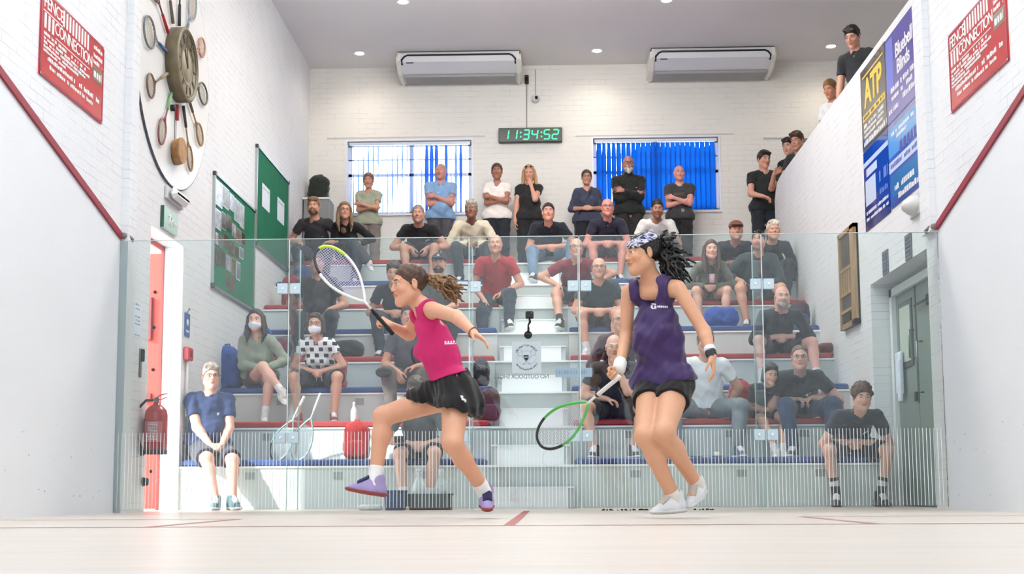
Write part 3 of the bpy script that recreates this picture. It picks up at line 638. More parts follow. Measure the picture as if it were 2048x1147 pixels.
def head_prims(Hc, R, s=1, nose=1, jaw=1):
    def T(x, y, z): return Hc+R@(V(x,y,z)*s)
    p = [ell(T(0,-.014,.032),V(.073,.093,.084)*s,R,k=.02), ell(T(0,.022,-.03),V(.060*jaw,.066,.080)*s,R,k=.03), rc(T(-.045*jaw,.008,-.055),T(0,.060,-.096),.026*s,.022*s,k=.03*s), rc(T(.045*jaw,.008,-.055),T(0,.060,-.096),.026*s,.022*s,k=.03*s),
         ell(T(0,.071,-.100),V(.018,.014,.014)*s,R,k=.015*s)]
    for q in (-1,1):
        p += [ell(T(q*.036,.062,-.026),V(.022,.022,.022)*s,R,k=.02*s), ell(T(q*.031,.094,.006),V(.019,.014,.011)*s,R,k=.008*s,op='-'),
              rc(T(q*.012,.088,.024),T(q*.046,.074,.026),.0085*s,.007*s,k=.012*s), rc(T(q*.016,.085,.0135),T(q*.044,.075,.0115),.0046*s,.0044*s,k=.004*s), rc(T(q*.018,.083,-.0042),T(q*.042,.074,-.0025),.0040*s,.0038*s,k=.004*s),
              ell(T(q*.077,-.008,-.004),V(.009,.019,.031)*s,R@rotz(-q*.35)@rotx(-.15),k=.008*s), ell(T(q*.084,-.004,-.002),V(.005,.010,.018)*s,R,k=.004*s,op='-'), ell(T(q*.010,.094,-.030),V(.0075,.009,.006)*s,R,k=.005*s)]
    p += [rc(T(0,.085,.016),T(0,.0855+.0185*nose,-.025),.0062*s,.0088*s,k=.009*s), rc(T(-.019,.084,-.053),T(0,.093,-.052),.0052*s,.0062*s,k=.006*s), rc(T(.019,.084,-.053),T(0,.093,-.052),.0052*s,.0062*s,k=.006*s),
          rc(T(-.014,.086,-.064),T(.014,.086,-.064),.0066*s,k=.006*s), rc(T(-.02,.0945,-.0582),T(.02,.0945,-.0582),.0022*s,k=.003*s,op='-')]
    return p, T
def skin_color(rgb, T0, R, s, brow, stub=0, old=0):
    base = np.array(lin(rgb)); lip = base*V(.80,.52,.50)+V(.02,0,0); br = np.array(lin(brow)); Rt = R.T
    def f(v):
        q = (v-T0)@R/s; x, y, z = np.abs(q[:,0]), q[:,1], q[:,2]; col = np.tile(base, (len(v),1)); near = (y > .03) & (np.abs(z) < .13) & (x < .09)
        def mixc(c, w): w = (np.clip(w,0,1)*near)[:,None]; return col*(1-w)+np.array(c)*w
        col = mixc(base*V(1.02,.86,.82), 1.1-np.hypot((x-.040)/.024,(z+.032)/.026))
        if stub: col = mixc(br*.6+base*.4, stub*np.clip((-.028-z)/.02,0,1)*np.clip(1.4-np.hypot(x/.07,0),0,1)); 
        col = mixc(lip, (1.3-np.hypot(x/.021,(z+.0585)/.0105))*4)
        col = mixc(br, (1.1-np.hypot((x-.030)/.019,(z-(.0275-.12*(x-.03)**1*.5))/.0052))*3)
        col = mixc(base*.55, (1.1-np.hypot((x-.031)/.018,(z-.006)/.0105))*1.2)
        return col
    return f
def hair_cap(T, R, s, hl=-.02, th=.012, extra=()):
    n = R@unit(V(0,.75,-.66)); pt = T(0,0,0)+(R@unit(V(0,-.75,.66)))*hl*s
    return [ell(T(0,-.016,.036),V(.073+th,.093+th,.086+th)*s,R,k=.002,cuts=((pt,n),))]
HN = [0]
def dress_head(root, o, T, R, s, base, h=.005):
    """hair, beard, glasses, mask, hats"""
    st = o.get('hair', 'short'); hc = hair_mat(o.get('hc', (.2,.14,.1))); HN[0] += 1; sd = HN[0]
    rr = random.Random(sd); dsp = wrink(.0022*s, 3.2, sd); X = []
    if callable(st): X = st(T,R,s)
    elif st in ('short','crop'):
        X = hair_cap(T,R,s,o.get('hl',-.018),.011 if st == 'short' else .005)
        if st == 'short': X += [rc(T(-.05,.062,.085),T(.05,.058,.092),.020*s,.022*s,k=.02), ell(T(0,0,.100),V(.062,.07,.034)*s,R,k=.02)]
    elif st == 'fringe':   # receding ring of hair round the sides and back
        X = [ell(T(0,-.022,.015),V(.082,.096,.075)*s,R,k=.002,cuts=((T(0,.0,.038),R@unit(V(0,.35,1))),(T(0,.018,0),R@unit(V(0,1,-.15))),(T(0,0,-.045),R@unit(V(0,-.3,-1)))))]
    elif st == 'long':
        X = hair_cap(T,R,s,o.get('hl',-.004),.013)
        L = o.get('len', .26); fw = o.get('fw', .02)
        for q in (-1,1):
            for j, (xo, yo, rr0) in enumerate(((.074,.002,.019),(.082,-.022,.022),(.078,-.048,.026),(.088,.012,.013))):
                wv_ = rr.uniform(-.006,.006)
                X += [rc(T(q*xo*.92,yo,.045),T(q*(xo+.008),yo-.004,-.06),rr0*s,(rr0+.002)*s,k=.008), rc(T(q*(xo+.008),yo-.004,-.06),T(q*(xo+.014)+wv_,yo+fw*.8,-L*.6),(rr0+.002)*s,rr0*s,k=.008), rc(T(q*(xo+.014)+wv_,yo+fw*.8,-L*.6),T(q*(xo+.004),yo+fw*1.8,-L*(1-.08*j)),rr0*s,.008*s,k=.008)]
        X += [rc(T(0,-.075,.0),T(0,-.095,-L*.85),.06*s,.04*s,flat=(R@V(0,1,0),1.4),k=.02)]
        dsp = lambda X_,Y_,Z_: .0022*np.sin(X_*240+Y_*150+np.sin(Z_*14)*2)
    elif st == 'bob':
        X = hair_cap(T,R,s,-.006,.017)+[rc(T(q*.078,-.012,.04),T(q*.090,.000,-.075),.024*s,.023*s,k=.015) for q in (-1,1)]+[rc(T(0,-.07,.0),T(0,-.085,-.08),.065*s,.055*s,k=.03), rc(T(-.05,.055,.095),T(.05,.055,.092),.018*s,k=.015)]
        dsp = lambda X_,Y_,Z_: .0022*np.sin(X_*240+Y_*150+np.sin(Z_*14)*2)
    elif st == 'bun':
        X = hair_cap(T,R,s,-.018,.009)+[ell(T(0,-.085,.085),V(.034,.032,.032)*s,R,k=.012)]
    elif st == 'curly':
        X = hair_cap(T,R,s,-.026,.014)
        for i in range(80):
            a = rr.uniform(0,2*PI); e = rr.uniform(-.1,1.3); p_ = V(math.cos(a)*math.cos(e)*.084, -.014+math.sin(a)*math.cos(e)*.100, .036+math.sin(e)*.098)
            if p_[1] > .05 and p_[2] < .07: continue
            X.append(ell(T(*p_), V(1,1,1)*rr.uniform(.012,.019)*s, R, k=.003))
        dsp = wrink(.003*s, 4.5, sd)
    elif st == 'cap':
        X = hair_cap(T,R,s,-.0,.004)
    if st != 'bald' and X: solid('hair', X, hc, root, h, disp=dsp, base=base, it=0)
    if o.get('tail'): solid('ponytail', o['tail'](T,R,s), hair_mat(o.get('tailc', o.get('hc'))), root, o.get('tailh', h), disp=None, base=base, it=0)
    if o.get('beard'):
        bc = hair_mat(o.get('bc', o.get('hc'))); bl = o['beard']
        B = [ell(T(0,.030,-.070),V(.060,.062,.045)*s,R,k=.01,cuts=((T(0,0,-.040),R@unit(V(0,.18,1))),(T(0,.002,0),R@V(0,-1,0)))), ell(T(0,.068,-.098-bl*.3),V(.030,.026,.022+bl)*s,R,k=.02), rc(T(-.024,.086,-.046),T(.024,.086,-.046),.0075*s,k=.008),
             ell(T(0,.100,-.0585),V(.020,.02,.0075)*s,R,k=.004,op='-')]
        solid('beard', B, bc, root, h, disp=wrink(.002*s,4,sd), base=base, it=0)
    if o.get('hat'):
        hcM = cloth(o['hat']); b_ = [ell(T(0,-.012,.052),V(.090,.108,.082)*s,R,k=.004,cuts=((T(0,0,.045),R@unit(V(0,-.12,-1))),))]
        b_ += [ell(T(0,.110,.058),V(.070,.075,.010)*s,R@rotx(-.22),k=.006)]
        ho = solid('cap', b_, hcM, root, h, base=base)
        if o.get('hatlogo'): solid('cap_badge', [ell(T(0,.097,.082),V(.020,.005,.012)*s,R,k=.002)], cloth(o['hatlogo']), ho, .004, base=base)
    if o.get('glasses'):
        gm = mat('glasses_frame', (.07,.06,.07), .3) if o['glasses'] != 'thin' else mat('glasses_thin', (.28,.22,.20), .3, .6); mb = MB(); zz = .004 if o['glasses'] != 'top' else .088; yy = .100 if o['glasses'] != 'top' else .07
        for q in (-1,1):
            mb.tube([T(q*.031+.021*math.cos(a*PI/6), yy-.004*abs(math.cos(a*PI/6)+q*.6), zz+.0155*math.sin(a*PI/6)) for a in range(12)], .0020*s, 6, closed=True)
            mb.tube([T(q*.053,yy-.008,zz+.006),T(q*.078,.05,zz+.006),T(q*.081,-.005,zz+.004)], .0018*s, 6)
        mb.tube([T(-.011,yy+.001,zz+.004),T(0,yy+.004,zz+.006),T(.011,yy+.001,zz+.004)], .0018*s, 6); go = mb.build('glasses', gm, root, base=base)
        if o['glasses'] == 'top' or o.get('dark'):
            mb = MB()
            for q in (-1,1): mb.add([T(q*.031,yy+.001,zz)]+[T(q*.031+.02*math.cos(a*PI/6), yy-.004*abs(math.cos(a*PI/6)+q*.6), zz+.0145*math.sin(a*PI/6)) for a in range(12)], [(0,1+a,1+(a+1)%12) for a in range(12)])
            mb.build('lens', mat('dark_lens', (.05,.05,.06), .08, coat=1), go, base=base)
    if o.get('mask'):
        mo = solid('face_mask', [ell(T(0,.040,-.050),V(.066,.070,.056)*s,R,k=.01,cuts=((T(0,.012,0),R@unit(V(0,-1,.0))),(T(0,0,-.018),R@unit(V(0,.15,1))))), rc(T(0,.09,-.025),T(0,.105,-.045),.014*s,k=.02)], cloth((.90,.92,.97)), root, .0045, disp=lambda X,Y,Z: .0012*np.sin(Z*420+X*0), base=base, it=0)
        MB().tube([T(-.062,.03,-.03),T(-.082,-.01,-.012)], .0018*s, 5).tube([T(.062,.03,-.03),T(.082,-.01,-.012)], .0018*s, 5).build('ear_loop', cloth((.90,.92,.97)), mo, base=base)
    for q in (-1,1):
        e = bpy.data.objects.new('eye', EYE); e.parent = root; C.objects.link(e); Rr = R*(.0128*s)
        c = T(q*.031,.0722,.0052)-base; e.matrix_local = Matrix([[*Rr[i], float(c[i])] for i in range(3)]+[[0,0,0,1]])
def person(label, J, o, h=.0075, hf=.0052, cat='person', group=None):
    """J: joints P C N H (pelvis, chest, neck base, head centre), R head frame, fp/fc forward of pelvis/chest, S,E,W,K,A,HP pairs indexed 0 (-u side) and 1 (+u side)"""
    s = J['s']; g = o.get('girth', 1.); fem = o.get('fem', 0); base = J['base']; fc, fp = J['fc'], J['fp']; upc = unit(J['N']-J['C']); upp = unit(J['C']-J['P'])
    uc = unit(J['S'][1]-J['S'][0]); up_ = unit(J['HP'][1]-J['HP'][0]); Pv, Ch, N, Hc, R = J['P'], J['C'], J['N'], J['H'], J['R']
    root = thing('person', label, cat, base, group)
    def torso(inf=0, k=.04, hip=0):
        i = inf; sg = s*g; bu = o.get('bust', .85)
        t = [rc(J['HP'][0]+upp*.03*s, J['HP'][1]+upp*.03*s, .098*sg+i+hip, flat=(fp,1.05), k=k), rc(Pv+upp*.05*s, Ch-upc*.06*s, (.128 if not fem else .118)*sg+i, (.138 if not fem else .118)*sg+i, flat=(fp*.5+fc*.5,1.28), k=k),
             rc(Ch-upc*.05*s, Ch+upc*.07*s, (.150 if not fem else .132)*sg+i, (.135 if not fem else .120)*sg+i, flat=(fc,1.42), k=k),
             rc(J['S'][0]-uc*-.02*s-upc*.012*s, J['S'][1]-uc*.02*s-upc*.012*s, (.055 if not fem else .048)*s+i, flat=(fc,1.1), k=k),
             rc(N-upc*.0*s, J['S'][0]*.75+N*.25, .042*s+i, .040*s+i, k=k), rc(N-upc*.0*s, J['S'][1]*.75+N*.25, .042*s+i, .040*s+i, k=k)]
        if o.get('belly'): t.append(ell(Pv+upp*.14*s+fp*.06*s, V(1,1,1)*(.10+o['belly'])*s+i, k=.05))
        if fem:
            for q in (-1,1): t.append(ell(Ch+uc*q*.060*s+fc*(.070+.012*bu)*s+upc*.005*s, V(.056,.052,.056)*s*bu+i, k=.05))
        for q in (0,1): t.append(rc(J['HP'][q]+upp*.02*s-fp*.015*s, J['HP'][q]-fp*.02*s-upp*.02*s, .095*sg+i+hip, k=k))
        return t
    def arm(q, inf=0, a0=0, a1=1, f0=0, f1=1, k=.02):
        S_, E_, W_ = J['S'][q], J['E'][q], J['W'][q]; ag = 1+(g-1)*.7; r = []; kk = (.050 if not fem else .042)*s*ag, (.040 if not fem else .035)*s*ag, .026*s
        if a1 > 0: r.append(rc(S_, S_+(E_-S_)*a1, kk[0]+inf, kk[0]+(kk[1]-kk[0])*a1+inf, k=k))
        if f1 > 0: r += [rc(E_, E_+(W_-E_)*f1, kk[1]+inf, kk[1]+(kk[2]-kk[1])*f1+inf, k=k)]+([ell(E_+(W_-E_)*.25, V(1,1,1)*(.041 if not fem else .036)*s*ag+inf, k=.012)] if f1 > .4 else [])
        return r
    def leg(q, inf=0, t1=1, c1=1, k=.025, loose=0):
        H_, K_, A_ = J['HP'][q], J['K'][q], J['A'][q]; lg = 1+(g-1)*.6; r = []; a, b, c = .086*s*lg, .056*s*lg, .036*s
        if t1 > 0: r += [rc(H_, H_+(K_-H_)*t1, a+inf, a+(b-a)*t1+inf+loose*t1, k=k)]
        if c1 > 0:
            r += [rc(K_, K_+(A_-K_)*c1, b-.003+inf+loose, b+(c-b)*c1+inf+loose, k=k)]
            if c1 > .5: r.append(ell(K_+(A_-K_)*.30-unit(np.cross(unit(np.cross(K_-H_, A_-K_)+1e-6), A_-K_))*0-J['fo'][q]*.012*s, V(.046,.050,.046)*s*lg+inf*.8, k=.04))
        return r
    hp, T = head_prims(Hc, R, s, o.get('nose',1 if not fem else .85), o.get('jaw',1 if not fem else .90))
    body = torso(-.006, .04)
    for q in (0,1): body += arm(q)+leg(q)
    for q in (0,1): body += [rc(J['A'][q], J['A'][q]+J['fo'][q]*.07*s-V(0,0,.055*s), .027*s, .018*s)]
    body += [rc(N-upc*.02*s, T(0,-.02,-.07), (.057 if not fem else .049)*s, (.054 if not fem else .046)*s, k=.03)]+hp
    for q in (0,1):
        hd = J['hand'][q]
        if hd is not None: body += hand_prims(J['W'][q], hd['d'], hd['n'], hd['t'], s*(.95 if not fem else .88), hd.get('curl',.35), hd.get('spread',.12), hd.get('grip',False), hd.get('curls'))
    fine = (Hc-.13*s, Hc+.13*s, hf)
    solid('body', body, SKIN, root, h, fine=fine, base=base, it=1, color=skin_color(o.get('skin',(.80,.60,.50)), Hc, R, s, o.get('brow', o.get('hc',(.2,.14,.1))), o.get('stub',0)))
    dress_head(root, o, T, R, s, base, hf)
    # ---- top garment
    sl = o.get('sleeve', .55); ti = o.get('tight', .010); top = torso(ti, .04, o.get('hipx', .008)); hem = o.get('hem', -.02)
    if o.get('top') is not None:
        for q in (0,1):
            if sl > 0 and sl <= 1:
                E_, S_ = J['E'][q], J['S'][q]; d_ = unit(E_-S_); pc = S_+(E_-S_)*sl
                for p_ in arm(q, ti+.004, 0, sl+.15, 0, 0, .02): p_.fn = (lambda f, pc, d_: (lambda X,Y,Z: np.maximum(f(X,Y,Z), (X-f32(pc[0]))*f32(d_[0])+(Y-f32(pc[1]))*f32(d_[1])+(Z-f32(pc[2]))*f32(d_[2]))))(p_.fn, pc, d_); top.append(p_)
            elif sl > 1:
                E_, W_ = J['E'][q], J['W'][q]; f1 = sl-1; top += arm(q, ti+.004, 0, 1, 0, f1, .015)
        hp_ = Pv+upp*hem*s
        neck = o.get('neck', 'crew')
        nn = [rc(N-upc*.05*s, T(0,-.01,-.02), (.060 if not fem else .053)*s+.004, .085*s, op='-', k=.004)]
        if neck == 'v': nn.append(rc(T(0,.03,-.125), Ch+upc*.10*s+fc*.135*s, .052*s, .010*s, op='-', k=.01))
        if neck == 'polo': nn.append(rc(T(0,.03,-.125), Ch+upc*.14*s+fc*.135*s, .044*s, .012*s, op='-', k=.008))
        if neck == 'high': nn = [rc(T(0,-.01,-.05), T(0,-.01,.02), .06*s, .10*s, op='-', k=.004)]; top.append(rc(N-upc*.02*s, T(0,-.02,-.085), .066*s, .058*s, k=.02))
        if neck == 'tank': nn = J['tank'](T)
        sd = HN[0]; wr = wrink(o.get('wr', .0045)*s, 1.0, sd)
        def dsp(X, Y, Z):
            w = wr(X,Y,Z); return w
        ax_cut = Prim(hp_-3, hp_+3, lambda X,Y,Z: (X-f32(hp_[0]))*f32(upp[0])+(Y-f32(hp_[1]))*f32(upp[1])+(Z-f32(hp_[2]))*f32(upp[2]), .004, '-')
        low = Prim(hp_-.6, hp_+.6, lambda X,Y,Z: ((X-f32(hp_[0]))*f32(upp[0])+(Y-f32(hp_[1]))*f32(upp[1])+(Z-f32(hp_[2]))*f32(upp[2]))+np.maximum(np.sqrt((X-f32(hp_[0]))**2+(Y-f32(hp_[1]))**2+(Z-f32(hp_[2]))**2)-f32(.30*s),0)*4, .004, '-')
        tm = o['top'] if not isinstance(o['top'], tuple) else cloth(o['top'])
        t_o = solid(o.get('topname','shirt'), top+[low]+nn, tm, root, h, disp=dsp, base=base, it=1)
        if neck == 'polo':
            for q in (-1,1):
                c0, c1 = T(0,-.02,-.135)+uc*q*.052*s+fc*.01*s, N+fc*.085*s+uc*q*.030*s-upc*.03*s
                solid('collar', [rc(N-fc*.05*s+uc*q*.035*s+upc*.035*s, N+uc*q*.066*s+upc*.02*s, .014*s, flat=(upc,.6), k=.02), rc(N+uc*q*.066*s+upc*.02*s, c1, .014*s, .012*s, flat=(upc,.6), k=.02)], tm, t_o, .006, base=base)
        if o.get('logo'):
            for (lx, lz, lw, lh, lc) in o['logo']:
                c_ = Ch+uc*lx*s+upc*lz*s; # find the surface along fc
                mb = MB(); Pf = front(top, c_, fc)
                Rl = np.stack([uc, upc, fc], 1); rl = random.Random(int(lx*900)+sd); nn_ = max(1, int(lw/.022))
                for i in range(nn_):
                    x0 = (-lw/2+lw*i/nn_)*s; x1 = x0+lw/nn_*.75*s; cc = [Pf+uc*x+upc*z+fc*.004 for x, z in ((x0,-lh/2*s*rl.uniform(.6,1)),(x1,-lh/2*s*rl.uniform(.6,1)),(x1,lh/2*s*rl.uniform(.6,1)),(x0,lh/2*s*rl.uniform(.6,1)))]
                    cc = [front(top, c, fc)+fc*.0045 for c in cc]; mb.add([*cc, *[c-fc*.006 for c in cc]], [(0,1,2,3),(7,6,5,4),(0,4,5,1),(1,5,6,2),(2,6,7,3),(3,7,4,0)])
                mb.build('logo', cloth(lc), t_o, base=base)
    if o.get('strap'):   # cross-body bag strap
        pts = [J['S'][o['strap'][0]]*.6+N*.4+upc*.045*s+fc*.02*s]; e_ = Pv+uc*(.13 if not o['strap'][0] else -.13)*s+upp*.10*s
        for i in range(1,7): pts.append(front(top, pts[0]*(1-i/6)+e_*i/6-upc*.01*s, fc)+fc*.006)
        MB().tube(pts, .014*s, 6, flat=.35).build('bag_strap', mat('strap_black',(.05,.05,.06),.6), root, base=base)
    # ---- lower garment
    bt = o.get('legs', (.15,.15,.18)); kind = o.get('bottom', 'trousers'); bm = cloth(bt); lp = [rc(J['HP'][0]+upp*.03*s, J['HP'][1]+upp*.03*s, .098*s*g+.002, flat=(fp,1.05), k=.03), rc(J['HP'][0]+upp*.02*s-fp*.015*s, J['HP'][1]+upp*.02*s-fp*.015*s, .095*s*g+.003, k=.03), rc(Pv+upp*.05*s, Pv+upp*.12*s, .110*s*g, flat=(fp,1.26), k=.03)]
    if o.get('belly'): lp.append(ell(Pv+upp*.08*s+fp*.04*s, V(1,1,1)*.09*s, k=.05))
    for q in (0,1):
        if kind == 'trousers': lp += leg(q, .012, 1, .93, .02, .008)
        elif kind == 'shorts':
            K_, H_ = J['K'][q], J['HP'][q]; f_ = o.get('slen', .78); pc = H_+(K_-H_)*f_; d_ = unit(K_-H_)
            p_ = leg(q, .014, 1, 0, .02, .016)[0]; p_.fn = (lambda f, pc, d_: (lambda X,Y,Z: np.maximum(f(X,Y,Z), (X-f32(pc[0]))*f32(d_[0])+(Y-f32(pc[1]))*f32(d_[1])+(Z-f32(pc[2]))*f32(d_[2]))))(p_.fn, pc, d_); lp.append(p_)
    if kind == 'skirt': lp += J['skirt']
    wfr = (.085 if abs(J['K'][0][2]-J['HP'][0][2]) < .25*s and kind != 'skirt' else .5)
    wcut = Pv+upp*(o.get('hem',-.02)+o.get('wover',.05))*s
    lp.append(Prim(wcut-.5, wcut+.5, lambda X,Y,Z: np.maximum(-((X-f32(wcut[0]))*f32(upp[0])+(Y-f32(wcut[1]))*f32(upp[1])+(Z-f32(wcut[2]))*f32(upp[2]))+np.maximum(np.sqrt((X-f32(wcut[0]))**2+(Y-f32(wcut[1]))**2+(Z-f32(wcut[2]))**2)-f32(.24*s),0)*6, ((X-f32(Pv[0]))*f32(fp[0])+(Y-f32(Pv[1]))*f32(fp[1])-f32(wfr))*f32(1.0)), .004, '-'))
    lo_ = solid({'trousers':'trousers','shorts':'shorts','skirt':'skirt'}[kind], lp, bm, root, h, disp=o.get('ldsp') or wrink(.005*s, .9, HN[0]+5), base=base, it=1)
    # ---- feet
    for q in (0,1):
        sh = o.get('shoe', (.12,.12,.13)); so = o.get('sole', (.85,.85,.85))
        td = J.get('toe', (0,0))[q]
        if o.get('sock') and kind != 'trousers':
            A_, K_ = J['A'][q], J['K'][q]; L_ = o.get('socklen', .22)
            sk = solid('sock', [rc(A_-V(0,0,.015), A_+(K_-A_)*L_, .040*s, .043*s, k=.01)], cloth(o['sock']), root, .006, base=base)
            if o.get('sockstripe'):
                c_ = A_+(K_-A_)*L_*.62; solid('sock_band', [rc(c_, c_+unit(K_-A_)*.028, .0435*s)], cloth(o['sockstripe']), sk, .005, base=base)
        if o.get('barefoot'): continue
        add_shoe(root, J['A'][q], J['fo'][q], td, s*(1.02 if not fem else .92), cloth(sh), mat('sole_%d%d%d' % tuple(int(c*9) for c in so), so, .5), cloth(o.get('lace', (.8,.8,.8))), base, J.get('roll', (0,0))[q])
    return root, T
def front(prims, c, f):
    """march from in front of point c back along -f to the garment surface"""
    ps = [p for p in prims if p.op == '+']; t = np.linspace(.32, -.12, 111); pts = c[None]+t[:,None]*f[None]; X, Y, Z = [pts[:,i].astype(f32) for i in range(3)]
    d = np.min([p.fn(X,Y,Z) for p in ps], 0); i = np.argmax(d < 0)
    return pts[i] if d[i] < 0 else c+f*.1
def place(P_, fw, up, s, lean_n=None):
    pass
def arms(J, mode, s, uc, fc, upc, fem):
    La, Lf = .285*s*(1 if not fem else .94), .255*s*(1 if not fem else .94); Kn = J['K']; Pv = J['P']; J['E'] = [None,None]; J['W'] = [None,None]; J['hand'] = [None,None]
    md = mode if isinstance(mode, (list,tuple)) else (mode, mode)
    for q in (0,1):
        u = uc*(1 if q else -1); S_ = J['S'][q]; m = md[q]; pole = S_-V(0,0,.4)+u*.25-fc*.15; n = -V(0,0,1.); t = -u; d = None; curl = .35; kw = {}
        mid = (Kn[0]+Kn[1])/2
        if m == 'clasp': W_ = Pv*.35+mid*.65+V(0,0,.085*s)+u*.045*s+fc*.02; d = fc*.45-u*.9-V(0,0,.15); n = -V(0,0,.4)-fc*.6; t = V(0,0,1.); curl = .7
        elif m == 'claspf': W_ = mid*.95+Pv*.05+V(0,0,.06*s)+u*.045*s+fc*.02; d = fc*.35-u*.9-V(0,0,.25); n = -V(0,0,.4)-fc*.6; t = V(0,0,1.); curl = .7
        elif m == 'knee': W_ = Kn[q]*.8+J['HP'][q]*.2+V(0,0,.095*s)-u*.01; d = unit(Kn[q]-J['HP'][q])-V(0,0,.25); n = -V(0,0,1.); t = -u; curl = .25
        elif m == 'hang': W_ = Kn[q]*.9+J['HP'][q]*.1+V(0,0,.05*s)-u*.09*s+fc*.05; d = fc*.5-V(0,0,.8)-u*.3; n = -fc-u*.2; t = -u; curl = .4
        elif m == 'lap': W_ = Pv*.40+mid*.60+V(0,0,.10*s)+u*.06*s+fc*.02; d = -u*.8+fc*.4; n = -V(0,0,1.); t = fc; curl = .4
        elif m == 'cross':
            hi = .02 if q else -.02
            W_ = J['C']-upc*(.035-hi*1.2)*s-u*.085*s+fc*(.165+(.03 if q else 0))*s; pole = J['C']+u*.45*s-upc*.25*s+fc*.05; d = -u*.95-fc*.10+upc*.15; n = -fc; t = upc; curl = .25
        elif m == 'hips': W_ = Pv+u*.17*s+V(0,0,.12*s); pole = S_+u*.5-fc*.2; d = -u*.5+fc*.6; n = -u; t = V(0,0,1.)
        elif m == 'side': W_ = S_-V(0,0,.52*s)+u*.06*s+fc*.05; d = -V(0,0,1.)+fc*.1; n = -u; t = fc
        elif m == 'chin': W_ = J['H']+J['R']@V(0,.085,-.185)*s+u*.02; pole = S_-V(0,0,.5)+u*.1+fc*.2; d = unit(J['R']@V(0,.05,1)-u*.4); n = -fc; t = J['R']@V(0,0,1.)-u*.2; curl = .9
        elif m == 'belly': W_ = J['P']+V(0,0,.17*s)+u*.07*s+fc*.165*s; d = -u*.95+fc*.1; n = -fc; t = V(0,0,1.); curl = .6
        elif m == 'bench': W_ = J['HP'][q]+u*.16*s-fc*.05-V(0,0,.03); d = -V(0,0,.3)+fc*.8; n = -V(0,0,1.); t = -u; curl=.1
        else: W_ = np.array(m['w']); d = V(*m['d']); n = V(*m['n']); t = V(*m['t']); pole = V(*m.get('pole', pole)); kw = {k_: v_ for k_, v_ in m.items() if k_ in ('curl','spread','grip','curls')}
        J['E'][q], J['W'][q] = ik(S_, W_, La, Lf, pole)
        J['hand'][q] = dict(d=unit(d), n=unit(n), t=unit(t), curl=curl); J['hand'][q].update(kw)
def mk(Pv, hips_u, fp, fc, uc, lean, s, yawh, pitchh, rollh, fem, base, sw=1.):
    J = dict(s=s, base=V(*base)); J['P'] = Pv; up = V(0,0,1)*math.cos(lean)+fc*math.sin(lean)
    J['C'] = Pv+unit(up+V(0,0,.35))*.285*s; J['N'] = J['C']+up*.215*s; upn = unit(up*.5+V(0,0,1)*.5)
    hd = math.atan2(fc[1], fc[0])-PI/2+yawh; R = rotz(hd)@rotx(-pitchh)@roty(rollh); J['R'] = R
    J['H'] = J['N']+upn*.165*s+fc*.03*s; J['fc'] = unit(fc-up*(fc@up)); J['fp'] = fp
    w = (.168 if not fem else .148)*s*sw; J['S'] = [J['N']-up*.05*s-uc*w, J['N']-up*.05*s+uc*w]; J['HP'] = [Pv-hips_u*.088*s, Pv+hips_u*.088*s]
    return J, up
def sit(label, px, top, k_, o, yaw=0, lean=None, feet=None, arm='clasp', hy=0, hp=0, hr=0, kx=.13, s=None, cross=None, dy=0, **kw):
    """a spectator seated on tier k_, head top at photo row `top`"""
    o = dict(o); o.setdefault('hem', .04)
    yk = ty(k_); ys = yk+.20+dy; zs = tz(k_)+PAD; s = s or 1.; fem = o.get('fem', 0); sc_ = (.95 if fem else 1.)*s
    fc = rotz(yaw)@V(0,-1,0); uc = V(-fc[1], fc[0], 0); uc = uc if uc[0] > 0 else -uc
    x = P(px, top+60, ys-.1)[0]; Pv = V(x, ys, zs+.095*sc_*o.get('girth',1))
    if lean is None:
        lean = .05
        for _ in range(6):
            J, up = mk(Pv, uc, fc, fc, uc, lean, sc_, hy, hp, hr, fem, (x, ys, zs))
            want = P(px, top, J['H'][1])[2]-(.122+(.012 if o.get('hair','short') != 'bald' else 0))*sc_
            have = J['H'][2]; span = .49*sc_
            c_ = math.cos(lean)+(want-have)/span
            lean = math.acos(min(.9995, max(.42, c_)))
    J, up = mk(Pv, uc, fc, fc, uc, lean, sc_, hy, hp, hr, fem, (x, ys, zs))
    zf = tz(k_-1)+(PAD if k_ > 1 else 0)
    J['K'] = [None,None]; J['A'] = [None,None]; J['fo'] = [None,None]
    for q in (0,1):
        u = uc*(1 if q else -1); kk = kx if not isinstance(kx, tuple) else kx[q]
        f_ = feet[q] if feet else None
        A_ = V(x,0,0)+u*(.088+kk*.45)*sc_; A_[1] = yk-.20; A_[2] = zf+.088*sc_
        if f_ is not None: A_ = V(x+f_[0], yk+f_[1], zf+.088*sc_+f_[2])
        pole = J['HP'][q]+fc*.5+u*(kk*1.6)+V(0,0,.6)
        J['K'][q], J['A'][q] = ik(J['HP'][q], A_, .42*sc_, .41*sc_, pole)
        J['fo'][q] = unit(V(*(fc+u*.25))*V(1,1,0))
    if cross is not None:   # leg q crossed over the other knee
        q = cross; u = uc*(1 if q else -1); oth = J['K'][1-q]
        J['K'][q] = J['HP'][q]+unit(oth+V(0,0,.13*sc_)+u*.06-J['HP'][q])*.42*sc_; d_ = unit(-u*.62+fc*.35-V(0,0,.72)); J['A'][q] = J['K'][q]+d_*.40*sc_; J['fo'][q] = unit(V(*(fc-u*.6))*V(1,1,0)); J['toe'] = tuple((-.5 if i == q else 0) for i in (0,1))
    arms(J, arm, sc_, uc, J['fc'], up, fem)
    return person(label, J, o, **kw)
